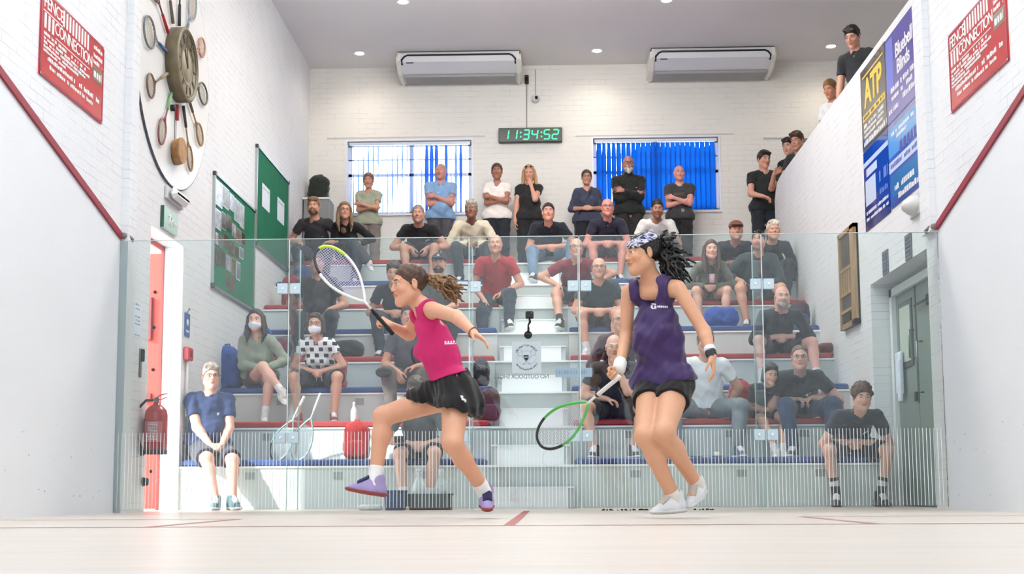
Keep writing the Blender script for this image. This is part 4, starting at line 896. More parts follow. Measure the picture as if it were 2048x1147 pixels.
def stand(label, px, top, y, z0, o, yaw=0, arm='cross', hy=0, hp=0, hr=0, s=None, lean=.03, x=None, feetx=.10, **kw):
    fem = o.get('fem', 0); hc = P(px, top, y); x = hc[0] if x is None else x; H = hc[2]-z0; s = s or H/1.765
    fc = rotz(yaw)@V(0,-1,0); uc = V(-fc[1], fc[0], 0); uc = uc if uc[0] > 0 else -uc
    Pv = V(x, y+.0, z0+.94*s); J, up = mk(Pv, uc, fc, fc, uc, lean, s, hy, hp, hr, fem, (x, y, z0))
    dz = hc[2]-(J['H'][2]+.128*s)
    for k_ in ('P','C','N','H'): J[k_] = J[k_]+V(0,0,dz)
    J['S'] = [a+V(0,0,dz) for a in J['S']]; J['HP'] = [a+V(0,0,dz) for a in J['HP']]
    J['K'] = [None,None]; J['A'] = [None,None]; J['fo'] = [None,None]
    for q in (0,1):
        u = uc*(1 if q else -1); A_ = V(x,y,z0+.088*s)+u*feetx; J['K'][q], J['A'][q] = ik(J['HP'][q], A_, .43*s, .42*s, J['HP'][q]+fc*.5+u*.05); J['fo'][q] = unit(fc+u*.2)
    arms(J, arm, s, uc, J['fc'], up, fem)
    return person(label, J, o, **kw)

from mathutils.bvhtree import BVHTree
def decal(root, gname, quads, m, name='logo'):
    """thin print patches pressed onto a garment: each quad is ((x,y)*4) photo points, projected on to the cloth"""
    g = [c for c in root.children if c.name.split('.')[0] == gname][0]; me = g.data; n = len(me.vertices); co = np.empty(n*3, f32); me.vertices.foreach_get('co', co); co = co.reshape(-1,3)+np.array(root.location, f32)
    fc_ = np.empty(len(me.loops), np.int32); me.loops.foreach_get('vertex_index', fc_); bv = BVHTree.FromPolygons(co.tolist(), fc_.reshape(-1,4).tolist()); mb = MB(); base = np.array(root.location)
    for q in quads:
        nu, nv = 3, 2; ps = []
        for j in range(nv+1):
            for i in range(nu+1):
                u, v = i/nu, j/nv; x = (q[0][0]*(1-u)+q[1][0]*u)*(1-v)+(q[3][0]*(1-u)+q[2][0]*u)*v; y = (q[0][1]*(1-u)+q[1][1]*u)*(1-v)+(q[3][1]*(1-u)+q[2][1]*u)*v
                d = unit(P(x,y,0)-CAM); h = bv.ray_cast(Vector(CAM), Vector(d)); 
                if h[0] is None: break
                ps.append((np.array(h[0]), np.array(h[1])))
        if len(ps) < (nu+1)*(nv+1): continue
        k = len(ps); top = [p+nn_*.0025-base for p, nn_ in ps]; bot = [p-nn_*.001-base for p, nn_ in ps]; fs = []
        W_ = nu+1
        for j in range(nv):
            for i in range(nu): a = j*W_+i; fs += [(a,a+W_,a+W_+1,a+1),(k+a,k+a+1,k+a+W_+1,k+a+W_)]
        ring = [i for i in range(W_)]+[j*W_+nu for j in range(1,nv+1)]+[nv*W_+i for i in range(nu-1,-1,-1)]+[j*W_ for j in range(nv-1,0,-1)]
        for i in range(len(ring)): a, b = ring[i], ring[(i+1)%len(ring)]; fs.append((a,b,k+b,k+a))
        mb.add(top+bot, fs, True)
    if mb.v: return mb.build(name, m, g)
def rq(x0,y0,x1,y1,sl=0): return ((x0,y0),(x1,y0+sl),(x1,y1+sl),(x0,y1))
# ------------------------------------------------------------------ rackets
def frame_pts(n=9):
    half = [(0,.262),(.020,.285),(.045,.330),(.070,.385),(.087,.440),(.095,.505),(.090,.570),(.070,.630),(.038,.670),(0,.683)]
    out = []
    for i in range(len(half)-1):
        p0 = half[max(i-1,0)]; p1 = half[i]; p2 = half[i+1]; p3 = half[min(i+2,len(half)-1)]
        if i == 0: p0 = (-p2[0], p2[1])
        if i == len(half)-2: p3 = (-p1[0], p1[1])
        for k in range(4):
            t = k/4; out.append(tuple(.5*((2*p1[c])+(-p0[c]+p2[c])*t+(2*p0[c]-5*p1[c]+4*p2[c]-p3[c])*t*t+(-p0[c]+3*p1[c]-3*p2[c]+p3[c])*t**3) for c in (0,1)))
    out.append(half[-1]); return out
FRH = frame_pts()
def racket(label, butt, tip, nrm, cols, group=None, nm='squash_racket', cat='racket', parent=None, sc_=1.):
    """cols: dict frame_l, frame_r, head_l, head_r, shaft, grip, strings"""
    butt, tip = V(*butt), V(*tip); a = unit(tip-butt); s = np.linalg.norm(tip-butt)/.683 if sc_ is None else sc_; n = unit(np.asarray(nrm,float)-a*(np.asarray(nrm,float)@a)); w = np.cross(n, a)
    if parent is None: root = thing(nm, label, cat, butt, group); base = butt
    else:
        root = bpy.data.objects.new(nm, None); C.objects.link(root); root.parent = parent; base = V(*parent.location)
        root.location = butt-base; base = butt
    G = lambda x, z, y=0: butt+s*(w*x+a*z+n*y)
    def M(c, r=.35): return mat('racket_%02d%02d%02d' % tuple(int(v*99) for v in c), c, r, coat=.4)
    nH = len(FRH)
    for sx, k1, k2 in ((-1,'frame_l','head_l'),(1,'frame_r','head_r')):
        cut = 23
        MB().tube([G(sx*x,z) for x, z in FRH[:cut+1]], .0062*s, 8, flat=1.35).build('frame_side', M(cols[k1]), root, base=base)
        MB().tube([G(sx*x,z) for x, z in FRH[cut:]], .0066*s, 8, flat=1.35).build('frame_head', M(cols[k2]), root, base=base)
    MB().tube([G(0,.19),G(0,.235),G(0,.268)], [.0085*s,.0085*s,.011*s], 10, flat=.8).build('shaft', M(cols['shaft']), root, base=base)
    gp = MB().tube([G(0,0),G(0,.004),G(0,.012),G(0,.17),G(0,.195)], [.013*s,.0155*s,.0140*s,.0135*s,.010*s], 10, flat=.85).build('grip', mat('grip_%02d%02d%02d' % tuple(int(v*99) for v in cols['grip']), cols['grip'], .8, bump=.5, bscale=120), root, base=base)
    if 'band' in cols: MB().tube([G(0,.178),G(0,.19)], .0138*s, 10, flat=.85).build('grip_band', M(cols['band']), gp, base=base)
    def wid(z):
        for i in range(nH-1):
            if FRH[i][1] <= z <= FRH[i+1][1]:
                t = (z-FRH[i][1])/(FRH[i+1][1]-FRH[i][1]+1e-9); return FRH[i][0]+(FRH[i+1][0]-FRH[i][0])*t
        return 0
    st = MB(); z = .345
    while z < .67:
        q = wid(z)-.003; st.tube([G(-q,z,.0006),G(q,z,.0006)], .0014*s, 4, caps=False); z += .0128
    x = -.085
    while x < .086:
        zs_ = [z_/1000 for z_ in range(330,683,3) if wid(z_/1000)-.002 > abs(x)]
        if zs_: st.tube([G(x*.8 if zs_[0] < .4 else x,zs_[0],-.0006),G(x,zs_[-1],-.0006)], .0014*s, 4, caps=False)
        x += .0122
    tag(st.build('strings', mat('strings_%02d%02d%02d' % tuple(int(v*99) for v in cols['strings']), cols['strings'], .5), root, base=base), kind='stuff')
    return root
# ------------------------------------------------------------------ bags
def backpack(label, loc, size, rgb, yaw=0, tilt=0, pocket=None, nm='backpack', cat='bag', panel=None, straps=True, roll=0, seed=1):
    t = thing(nm, label, cat, loc); w, d, h = size; R = rotz(yaw)@rotx(tilt)@roty(roll); L = lambda x,y,z: R@V(x,y,z); sd = seed
    m = cloth(rgb); b = [rbox(L(0,0,h*.46), (w/2,d/2,h*.46), min(w,d)*.36, R, k=.02), ell(L(0,0,h*.72), (w*.44,d*.44,h*.30), R, k=.03)]
    solid('body', b, m, t, .009, disp=wrink(.006,1.1,sd))
    if pocket is not None: solid('front_pocket', [rbox(L(0,-d*.48,h*.28), (w*.36,d*.16,h*.22), .03, R, k=.02)], cloth(pocket), t, .008, disp=wrink(.003,1.3,sd))
    if panel is not None: solid('front_panel', [rbox(L(0,-d*.46,h*.66), (w*.32,d*.10,h*.12), .02, R, k=.02)], cloth(panel), t, .008)
    if straps: 
        MB().tube([L(-.03,d*.2,h*.95),L(-.02,d*.15,h*1.04),L(.02,d*.15,h*1.04),L(.03,d*.2,h*.95)], .008, 6).build('handle', m, t)
        MB().tube([L(w*.25,d*.45,h*.9),L(w*.4,d*.7,h*.6),L(w*.3,d*.5,h*.15)], .018, 6, flat=.4).build('shoulder_strap', m, t)
    return t
blk=(.09,.09,.10); navy=(.10,.13,.22); den=(.22,.28,.38)
sk1=(.83,.62,.53); sk2=(.78,.57,.48); sk3=(.58,.40,.32); skp=(.88,.68,.60)
brn=(.24,.16,.11); dk=(.10,.08,.08); gr=(.52,.50,.48); bl=(.62,.49,.32)
import os, time
T00 = time.time()
LOD = 1.0
def people():
    # --- standing row along the back wall, left to right
    g = 'people standing along the back wall'; y = 7.28
    KW = dict(group=g, h=.0085, hf=.006)
    stand('person in a pale grey-green T-shirt with folded arms before the bright left window', 738, 346, y, ZP, dict(fem=1, hair='bun', hc=(.42,.32,.27), skin=sk2, top=(.62,.64,.56), legs=(.50,.47,.44), sleeve=.5), arm='cross', hp=.1, **KW)
    stand('balding man in a light blue shirt with folded arms before the left window', 881, 327, y, ZP, dict(hair='fringe', hc=(.6,.55,.55), skin=(.78,.55,.50), top=(.50,.64,.80), neck='polo', legs=(.32,.31,.34), sleeve=.5, girth=1.08, belly=.02, logo=[(-.05,.06,.05,.02,(.8,.85,.9))]), arm='cross', yaw=.15, hy=-.3, **KW)
    stand('woman in a white V-neck T-shirt with folded arms and dark trousers', 994, 327, y, ZP, dict(fem=1, hair='bun', hc=(.30,.20,.15), skin=(.66,.45,.37), top=(.93,.90,.88), neck='v', legs=(.12,.14,.18), sleeve=.45, girth=1.08), arm='cross', **KW)
    stand('blonde long-haired woman in black with sunglasses on her head and a hand at her chin', 1058, 331, y, ZP, dict(fem=1, hair='long', len=.30, hc=(.72,.56,.38), skin=sk1, top=(.10,.10,.11), legs=(.10,.10,.12), sleeve=.4, glasses='top', girth=1.12), arm=('side','chin'), hp=.15, hr=.05, **KW)
    stand('woman in a dark blue top and glasses with a black cross-body bag strap', 1173, 340, y, ZP, dict(fem=1, hair='bun', hc=(.26,.19,.15), skin=sk2, top=(.21,.23,.32), legs=(.10,.10,.14), sleeve=1.15, glasses='thin', strap=(1,), girth=1.18, neck='v'), arm='belly', **KW)
    stand('bald white-bearded man in a black high-neck top with folded arms before the blue blind', 1256, 312, y, ZP, dict(hair='bald', beard=.02, bc=(.74,.72,.72), hc=(.3,.25,.22), skin=(.66,.44,.40), top=(.06,.08,.08), neck='high', legs=(.13,.13,.12), sleeve=1.85, glasses='thin', girth=1.15, logo=[(.10,.05,.03,.012,(.8,.8,.8))]), arm='cross', **KW)
    stand('bald man in a dark printed T-shirt with folded arms before the blue blind', 1358, 331, y, ZP, dict(hair='bald', hc=(.4,.3,.25), skin=(.84,.60,.56), top=(.20,.20,.21), legs=(.07,.07,.08), sleeve=.5, girth=1.03, logo=[(0,.05,.16,.09,(.33,.31,.25)),(.05,-.20,.05,.12,(.6,.6,.6))]), arm='cross', yaw=-.12, hy=.2, **KW)
    # young man at the end of the gallery wall
    x8 = P(1532,330,7.12); wr = lambda a: P(*a)
    stand('young dark-haired man in black leaning an arm on the end of the gallery wall', 1534, 302, 7.2, ZP, dict(hair='short', hc=dk, skin=sk1, top=(.10,.12,.13), legs=(.09,.13,.16), sleeve=.5), arm=(dict(w=P(1525,392,6.86), d=(.8,-.1,-.35), n=(0,-.3,-1), t=(0,-1,0)), dict(w=P(1545,345,6.80)+V(.02,0,-.02), d=(.7,-.2,.5), n=(0,-1,-.3), t=(0,0,1), pole=P(1525,420,6.7))), hy=.35, hp=.15, x=x8[0]-.02, **KW)
    # --- gallery watchers leaning on the wall top
    def gal(label, px, py, xx, o, hy, hp, arm=('side','side'), s=1.):
        d = RM@V((px-1024)/FPX,1,-(py-573.5-SHY)/FPX); pt = CAM+d*(xx-CAM[0])/d[0]
        s_ = s; yy = pt[1]; o = dict(o); 
        fc = unit(V(-.72,-.69,0)); uc = V(-fc[1], fc[0], 0); ln = .30; 
        off = fc*(math.sin(ln)*.5+.06)*s_
        Pv = V(pt[0]-off[0], pt[1]-off[1], pt[2]-.73*s_)
        J, up = mk(Pv, uc, fc, fc, uc, ln, s_, hy, hp, 0, o.get('fem',0), (Pv[0],Pv[1],2.99))
        dv = pt-J['H']
        for k_ in ('P','C','N','H'): J[k_] = J[k_]+dv
        J['S'] = [a+dv for a in J['S']]; J['HP'] = [a+dv for a in J['HP']]; J['K']=[None]*2; J['A']=[None]*2; J['fo']=[None]*2
        for q in (0,1):
            u = uc*(1 if q else -1); A_ = V(J['P'][0],J['P'][1],2.99+.088*s_)-fc*.12+u*.1; J['K'][q], J['A'][q] = ik(J['HP'][q], A_, .43*s_, .42*s_, J['HP'][q]+fc*.5); J['fo'][q] = fc
        arms(J, arm(J) if callable(arm) else arm, s_, uc, J['fc'], up, o.get('fem',0))
        person(label, J, o, group='people watching over the gallery wall', h=.0085, hf=.006)
    gal('dark-haired man in a black T-shirt looking down from the gallery nearest the posters', 1705, 74, 3.54, dict(hair='short', hc=(.15,.11,.09), skin=sk1, top=(.13,.14,.16), sleeve=.6), .15, .45, arm=('side','belly'))
    gal('fair-haired person whose head just clears the middle of the gallery wall', 1660, 178, 3.54, dict(fem=1, hair='bun', hc=(.50,.36,.22), skin=(.80,.55,.44), top=(.9,.9,.9), sleeve=.6), .1, .35, s=.95)
    gal('brown curly-haired man leaning on the far end of the gallery wall', 1594, 281, 3.44, dict(hair='short', hc=(.26,.17,.12), skin=sk2, top=(.15,.17,.17), sleeve=.6), .1, .3, arm=lambda J: (dict(w=V(3.28,6.45,4.24), d=(-.5,-.85,-.1), n=(0,0,-1), t=(.5,-.5,0), pole=V(3.2,7.3,4.0)),'side'))
    gal('dark-haired man half hidden behind the curly-haired man at the end of the gallery wall', 1577, 293, 3.47, dict(hair='short', hc=dk, skin=skp, top=(.12,.12,.14), sleeve=.6), .2, .2)
    # --- seated, top tier
    K8 = dict(group='spectators seated on the top tier', h=.0085, hf=.006)
    sit('bearded man in a charcoal T-shirt at the far left of the top row', 634, 393, 8, dict(hair='short', hc=(.48,.34,.24), beard=.004, bc=(.40,.27,.2), skin=sk1, top=(.20,.19,.21), legs=(.17,.17,.22), sleeve=.5, logo=[(.09,.02,.03,.02,(.75,.75,.75))]), arm=('knee','knee'), **K8)
    sit('woman with long fair hair and glasses in black with crossed legs in the top row', 696, 402, 8, dict(fem=1, hair='long', len=.30, fw=.05, hc=(.48,.38,.27), skin=sk1, top=(.08,.08,.09), legs=(.20,.23,.27), sleeve=1.6, glasses='thin', shoe=(.85,.85,.87)), arm='clasp', cross=0, hy=.25, **K8)
    sit('grey-haired man in a black T-shirt with white lettering in the top row', 843, 412, 8, dict(hair='crop', hc=(.50,.46,.44), stub=.6, skin=sk2, top=(.07,.07,.10), legs=(.20,.24,.28), bottom='shorts', sleeve=.5, girth=1.12, logo=[(0,-.005,.19,.030,(.86,.87,.9)),(.10,.055,.05,.04,(.8,.82,.9))], shoe=(.3,.32,.36)), arm='hang', **K8)
    sit('older grey-haired man in a cream cardigan holding papers in the top row', 946, 398, 8, dict(hair='short', hc=(.60,.58,.54), skin=(.55,.38,.31), top=(.88,.84,.74), legs=(.18,.22,.25), sleeve=1.85, neck='v', girth=1.05), arm='lap', **K8)
    sit('man in a navy polo shirt and blue jeans with clasped hands above the aisle', 1097, 403, 8, dict(hair='crop', hc=(.16,.12,.11), skin=(.84,.60,.52), top=(.08,.10,.15), neck='polo', legs=(.42,.52,.62), sleeve=.55, girth=1.1, logo=[(.095,-.01,.045,.045,(.85,.85,.88))], shoe=(.22,.22,.24)), arm='claspf', feet=((-.19,-.42,-.0),(.30,-.25,0)), kx=.22, **K8)
    sit('bald man with glasses in a dark navy polo shirt in the top row', 1213, 396, 8, dict(hair='bald', hc=(.5,.42,.4), skin=(.84,.58,.53), top=(.13,.13,.21), neck='polo', legs=(.30,.25,.28), bottom='shorts', sleeve=.55, glasses='thin', girth=1.06), arm='claspf', **K8)
    sit('dark-haired man in a white T-shirt leaning forward in the top row', 1310, 396, 8, dict(hair='crop', hc=(.09,.08,.08), stub=.8, skin=(.68,.48,.40), top=(.88,.87,.86), legs=(.28,.30,.34), sleeve=.55, girth=1.05), arm='claspf', hp=.25, **K8)
    # --- tiers 7 and 6
    K7 = dict(group='spectators seated on the upper tiers', h=.0085, hf=.006)
    sit('man in a rust-brown cap and a dark T-shirt with pale print at the upper right', 1463, 452, 7, dict(hair='cap', hc=(.2,.13,.1), hat=(.42,.22,.16), skin=sk2, top=(.10,.13,.17), legs=(.2,.25,.28), sleeve=.6, logo=[(0,.07,.12,.03,(.45,.52,.58)),(0,.0,.16,.05,(.5,.56,.62))]), arm='clasp', **K7)
    sit('white-haired person in black half hidden behind the tattooed man at the upper right', 1536, 458, 7, dict(hair='short', hc=(.80,.76,.70), skin=sk1, top=(.10,.11,.14), legs=(.12,.13,.16), sleeve=1.7), arm='clasp', **K7)
    sit('bald man in a red polo shirt sitting at the left edge of the aisle', 993, 468, 6, dict(hair='bald', hc=(.45,.36,.33), stub=.4, skin=sk1, top=(.66,.14,.17), neck='polo', legs=(.13,.18,.23), sleeve=.55, girth=1.1, logo=[(.09,.0,.035,.03,(.85,.4,.42))]), arm=('knee','lap'), feet=((-.16,-.30,-.22),(.16,-.42,0)), **K7)
    sit('man with glasses in a maroon T-shirt and black shorts right of the aisle', 1152, 473, 6, dict(hair='fringe', hc=(.45,.38,.34), skin=sk1, top=(.48,.13,.20), legs=(.12,.13,.15), bottom='shorts', sleeve=.6, glasses='thin', girth=1.12, sock=(.2,.2,.2), shoe=(.16,.15,.14)), arm=('knee','knee'), feet=((-.20,-.38,0),(.14,-.2,0)), kx=.26, **K7)
    sit('smiling woman with long brown hair in an olive cardigan holding a cup', 1416, 478, 6, dict(fem=1, hair='long', len=.30, hc=(.30,.22,.17), skin=skp, top=(.42,.43,.38), legs=(.62,.48,.44), bottom='shorts', slen=.45, sleeve=1.75, neck='v'), arm='clasp', kx=.12, **K7)
    sit('man in a dark grey jacket with tattooed arms and dark shorts at the upper right', 1511, 458, 6, dict(hair='crop', hc=dk, stub=.5, skin=sk1, top=(.22,.25,.26), legs=(.14,.14,.16), bottom='shorts', sleeve=1.5, neck='v', glasses='top', girth=1.12, shoe=(.3,.3,.32)), arm=('knee','clasp'), kx=.18, hy=-.35, **K7)
    # --- tiers 5 and 4
    K5 = dict(group='spectators seated on the middle tiers', h=.0085, hf=.006)
    sit('man in a black cap and patterned shirt behind the player in pink', 877, 498, 5, dict(hair='cap', hc=dk, hat=(.13,.13,.16), hatlogo=(.8,.8,.85), beard=.003, bc=dk, skin=sk1, top=(.22,.23,.22), legs=(.14,.15,.18), sleeve=.6), arm='clasp', **K5)
    sit('big man in a dark brown T-shirt behind the raised racket', 638, 504, 5, dict(hair='crop', hc=(.3,.22,.18), skin=(.74,.54,.47), top=(.20,.17,.19), legs=(.13,.16,.20), sleeve=.6, girth=1.2, belly=.02), arm=('bench','knee'), hy=.2, **K5)
    sit('smiling bald man in a dark green T-shirt right of the aisle', 1196, 512, 5, dict(hair='fringe', hc=(.6,.56,.52), skin=sk1, top=(.12,.19,.20), legs=(.24,.22,.2), bottom='shorts', sleeve=.55, girth=1.1, glasses='thin', sock=(.85,.85,.85), shoe=(.8,.8,.8)), arm='claspf', **K5)
    sit('person in a navy T-shirt and dark jeans behind the face of the pink player', 795, 520, 5, dict(hair='short', hc=brn, skin=sk1, top=(.13,.14,.18), legs=(.13,.18,.23), sleeve=.55), arm='clasp', hp=.3, **K5)
    sit('bald bearded man in a black long-sleeved top and shorts on the fourth tier', 1552, 571, 4, dict(hair='bald', beard=.012, bc=(.62,.58,.55), hc=(.4,.35,.32), skin=(.86,.66,.60), top=(.12,.14,.17), legs=(.27,.22,.24), bottom='shorts', sleeve=1.5, logo=[(.09,-.06,.05,.015,(.6,.62,.66))], girth=1.08, sock=(.85,.85,.85), shoe=(.75,.75,.75)), arm='clasp', feet=((-.22,-.25,0),(.34,-.28,0)), kx=(.16,.30), **K5)
    # --- tier 3
    K3 = dict(group='spectators seated on the third tier', h=.008, hf=.0055)
    sit('young woman in a white face mask and an olive jacket with one leg crossed', 518, 616, 3, dict(fem=1, hair='long', len=.24, hc=(.22,.17,.16), skin=skp, top=(.56,.60,.54), legs=(.33,.25,.24), bottom='shorts', slen=.4, sleeve=1.85, neck='v', mask=1, girth=1.1, sock=(.9,.9,.9), shoe=(.92,.92,.90)), arm='clasp', cross=0, **K3)
    dots = mat('white_with_black_squares', (.93,.93,.95), .8)
    nt = dots.node_tree; N = nt.nodes.new; L = nt.links.new; tc = N('ShaderNodeTexCoord'); sp = N('ShaderNodeSeparateXYZ'); L(tc.outputs['Object'], sp.inputs[0]); out_ = []
    def mth(op, a, b_=None):
        n = N('ShaderNodeMath'); n.operation = op
        for i, v in enumerate((a, b_)):
            if v is None: continue
            if isinstance(v, (int,float)): n.inputs[i].default_value = v
            else: L(v, n.inputs[i])
        return n.outputs[0]
    zz = mth('MULTIPLY', sp.outputs[2], 1/.058); row = mth('FLOOR', zz); xx = mth('ADD', mth('MULTIPLY', sp.outputs[0], 1/.092), mth('MULTIPLY', row, .5))
    a_ = mth('LESS_THAN', mth('ABSOLUTE', mth('SUBTRACT', mth('FRACT', xx), .5)), .23); b_ = mth('LESS_THAN', mth('ABSOLUTE', mth('SUBTRACT', mth('FRACT', zz), .5)), .33)
    mx = N('ShaderNodeMix'); mx.data_type = 'RGBA'; L(mth('MULTIPLY', a_, b_), mx.inputs[0]); mx.inputs[6].default_value = (.86,.86,.89,1); mx.inputs[7].default_value = (.02,.02,.03,1); L(mx.outputs[2], nt.nodes['Principled BSDF'].inputs['Base Color'])
    sit('woman in a white face mask and a white blouse with black squares', 640, 624, 3, dict(fem=1, hair='bob', hc=(.25,.18,.16), skin=sk1, top=dots, legs=(.17,.17,.21), bottom='shorts', slen=.95, sleeve=.42, neck='v', mask=1, glasses='thin', girth=1.1, shoe=(.55,.2,.2)), arm=('clasp','clasp'), kx=.16, feet=((-.16,-.2,0),(.20,-.2,0)), **K3)
    sit('person in a dark plum T-shirt holding a black cap behind the player in pink', 822, 606, 3, dict(hair='short', hc=(.3,.22,.18), skin=sk2, top=(.30,.28,.33), legs=(.36,.33,.32), sleeve=.6, girth=1.1), arm=('hang','lap'), **K3)
    sit('older man in a maroon top half hidden behind the player in purple', 1238, 614, 3, dict(hair='fringe', hc=(.6,.56,.53), skin=sk1, top=(.28,.16,.20), legs=(.2,.2,.24), sleeve=1.5, glasses='thin'), arm='clasp', **K3)
    # --- tier 2
    K2 = dict(group='spectators seated on the second tier', h=.008, hf=.0055)
    sit('bald man in a black polo shirt and shorts with a hand over his mouth', 1226, 668, 2, dict(hair='bald', hc=(.5,.42,.38), skin=skp, top=(.12,.12,.16), neck='polo', legs=(.16,.18,.20), bottom='shorts', sleeve=.6, girth=1.1, shoe=(.2,.22,.25)), arm=('lap','chin'), feet=((-.20,-.22,0),(.16,-.2,0)), kx=.26, hp=.15, **K2)
    sit('man in a white T-shirt with orange chest print and grey jeans behind the watch hand', 1408, 656, 2, dict(hair='short', hc=(.45,.36,.3), skin=sk1, top=(.93,.94,.96), legs=(.47,.51,.53), sleeve=.6, girth=1.12, shoe=(.35,.4,.5), logo=[(-.09,.03,.06,.10,(.80,.32,.18))]), arm=('knee','bench'), feet=((-.30,-.2,0),(.26,-.22,0)), kx=(.30,.26), **K2)
    sit('man with glasses in a navy polo shirt with a white badge and dark jeans', 1600, 687, 2, dict(hair='crop', hl=.0, hc=(.36,.27,.22), skin=(.84,.66,.60), top=(.12,.13,.17), neck='polo', legs=(.20,.27,.40), sleeve=.6, glasses='thin', girth=1.13, shoe=(.22,.24,.3), logo=[(.085,.02,.06,.045,(.88,.88,.9))]), arm=('lap','lap'), feet=((-.14,-.2,0),(.22,-.2,0)), yaw=-.15, kx=(.10,.2), **K2)
    sit('dark-haired child in a black T-shirt and shorts with folded arms', 1530, 726, 2, dict(hair='bob', hc=(.12,.09,.09), skin=skp, top=(.10,.10,.12), legs=(.10,.10,.11), bottom='shorts', slen=.6, sleeve=.6, girth=.95, sock=(.92,.92,.92), shoe=(.88,.88,.88)), arm='cross', s=.80, hp=.35, hy=.2, feet=((.03,-.24,-.02),(.10,-.2,-.02)), kx=.16, **K2)
    # --- lowest tier
    K1 = dict(group='spectators seated on the lowest tier', h=.008, hf=.0055)
    sit('grey-haired man in a navy T-shirt and checked shorts in the sunlit left corner', 413, 729, 1, dict(hair='short', hc=(.55,.50,.46), skin=(.88,.66,.58), top=(.14,.20,.36), legs=(.20,.19,.25), bottom='shorts', slen=.92, sleeve=.6, girth=1.18, belly=.03, shoe=(.30,.42,.46), glasses='thin', logo=[(.08,.03,.06,.05,(.8,.82,.9))]), arm='clasp', feet=((.22,-.34,0),(.36,-.30,0)), kx=(.06,.16), yaw=.42, lean=.08, **K1)
    sit('curly-haired boy in a navy polo shirt and shorts on the lowest tier at the right', 1702, 766, 1, dict(hair='curly', hc=(.30,.20,.14), skin=skp, top=(.11,.13,.19), neck='polo', legs=(.10,.11,.15), bottom='shorts', slen=.85, sleeve=.6, girth=.98, sock=(.13,.13,.15), sockstripe=(.8,.8,.8), socklen=.42, shoe=(.12,.12,.13), sole=(.2,.2,.2), logo=[(.085,.015,.045,.045,(.88,.88,.9))]), arm='clasp', feet=((-.21,-.15,0),(.17,-.15,0)), kx=.20, hp=.15, **K1)
    sit('person in a grey T-shirt and dark shorts holding a camera behind the lunging player', 840, 750, 1, dict(hair='short', hc=brn, skin=skp, top=(.38,.40,.43), legs=(.16,.16,.18), bottom='shorts', sleeve=.6, shoe=(.2,.21,.23), sock=(.85,.85,.85)), arm='clasp', feet=((-.10,-.30,0),(.10,-.18,0)), kx=.12, hp=.4, **K1)
def hframe(f, up=(0,0,1)):
    f = unit(V(*f)); r = unit(np.cross(f, V(*up))); return np.stack([r, f, np.cross(r, f)], 1)
